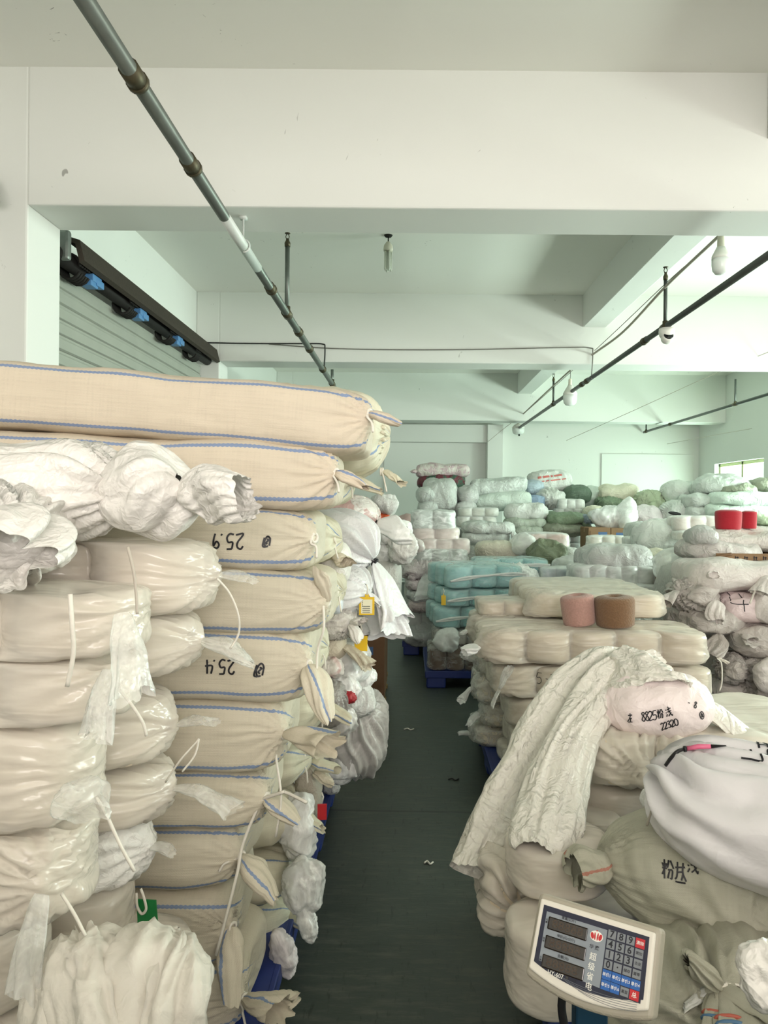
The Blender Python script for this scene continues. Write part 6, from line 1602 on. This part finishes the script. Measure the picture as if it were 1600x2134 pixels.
# tall plain bales that carry the piles
M_BALE = cl('bale', '#c9c8c2')
def bales(x0, x1, y0, y1, ztop, label, z0=0.0):
    ztop -= z0
    P, UV = sack_grid(x1 - x0, y1 - y0, ztop, 5, 8, 24, 28)
    P = shape_surface(P, 900 + int(x0 * 10), (.010, 3)); P[..., 2] += ztop / 2
    o = grid_obj('bale', P, UV, M_BALE); o.location = ((x0 + x1) / 2, (y0 + y1) / 2, z0)
    tag(o, 'plain grey white bale at the base of the pile, ' + label, 'bale', 'plain bales carrying the rear piles')
def X(px, Y): return at(px, 1100, Y).x
for (a, b, Y0, Y1, pyt, lb) in ((868, 946, 10.2, 11.3, 1070, 'under the floral roll'), (950, 1048, 9.75, 11.3, 1100, 'under the long speckled roll'), (1050, 1132, 9.9, 11.3, 1120, 'under the pillow shaped sack'), (1134, 1226, 10.45, 11.7, 1100, 'under the red printed sack'), (1228, 1445, 9.95, 11.7, 1093, 'under the frilled green sack'), (1420, 1660, 9.4, 11.0, 1108, 'under the window'), (845, 985, 8.62, 9.6, 1150, 'behind the pink stack'),
                            (1080, 1216, 7.9, 8.9, 1148, 'under the salmon pack'), (1226, 1316, 8.6, 9.25, 1141, 'in front of the cartons'), (1228, 1308, 9.3, 9.85, 1161, 'under the two cartons'), (1306, 1450, 7.15, 8.1, 1151, 'under the bright film bag'), (1196, 1425, 6.1, 7.4, 1257, 'under the big grey bundle'), (1405, 1525, 6.6, 7.1, 1129, 'behind the red cones'), (1140, 1216, 9.95, 10.4, 1170, 'beside the two cartons'), (1000, 1090, 8.1, 8.6, 1165, 'behind the teal stack')):
    bales(X(a, Y1), X(b, Y0), Y0, Y1, zpx(pyt, Y0) - .004, lb)
bales(at(1416, 1100, 5.2).x, at(1690, 1100, 5.2).x, 5.1, 5.85, zpx(1168, 5.3), 'under the wide white pack')
bales(X(996, 6.9), X(1126, 6.9), 7.15, 7.8, zpx(1197, 7.15), 'under the rear teal pack', .152)
bales(-1.75, -.44, 2.98, 3.35, 1.02, 'behind the tall beige stack', .152)
bales(-1.75, -.44, 3.45, 4.1, zpx(1121, 3.75), 'under the pink mottled bag', .152)
bales(-.80, at(838, 1100, 5.68).x, 5.66, 6.35, 0, '') if False else None
P, UV = sack_grid(.74, .66, zpx(1168, 5.7) - zpx(1318, 5.62), 4, 6, 30, 30); P = shape_surface(P, 977, (.015, 3)); P[..., 2] -= P[..., 2].min()
o = grid_obj('bale', P, UV, M_BALE); o.location = (at(838, 1100, 5.68).x - .37, 6.0, zpx(1318, 5.62) + .002); tag(o, 'grey white bale on top of the tall dark carton, behind the hanging bag mouth', 'bale')
# the empty crumpled sack flung over the bottom of the near left stack
bpy.context.view_layer.update()
es = thing('empty_sack', 'empty grey-white sack crumpled over the bottom of the near left stack', 'sack', at(240, 2130, 1.40))
M_ES = cloth('crumpled_sack_cloth', col('#d6d1c7'), .6, .25, 14)
bpy.context.view_layer.update()
lobe('sack_cloth', es, [(270, 1988, 330, 1975, 1.50, .015), (170, 2010, 395, 1998, 1.44, .035), (90, 2050, 412, 2040, 1.38, .07), (60, 2130, 400, 2120, 1.34, .07), (40, 2240, 370, 2240, 1.32, .06)], M_ES, 991, nu=120, nv=110, amp=.022, fq=.55)
lobe('sack_cloth', es, [(340, 1965, 372, 1968, 1.44, .015), (332, 1995, 412, 1998, 1.38, .025), (300, 2050, 414, 2050, 1.33, .04), (280, 2130, 396, 2120, 1.30, .04), (270, 2230, 372, 2220, 1.29, .03)], M_ES, 992, nu=80, nv=80, amp=.016, fq=.6)
lobe('sack_cloth', es, [(150, 1985, 215, 1965, 1.42, .02), (110, 2030, 250, 2010, 1.36, .035), (120, 2100, 268, 2080, 1.31, .04), (150, 2200, 290, 2190, 1.27, .04)], M_ES, 993, nu=80, nv=80, amp=.018, fq=.6)
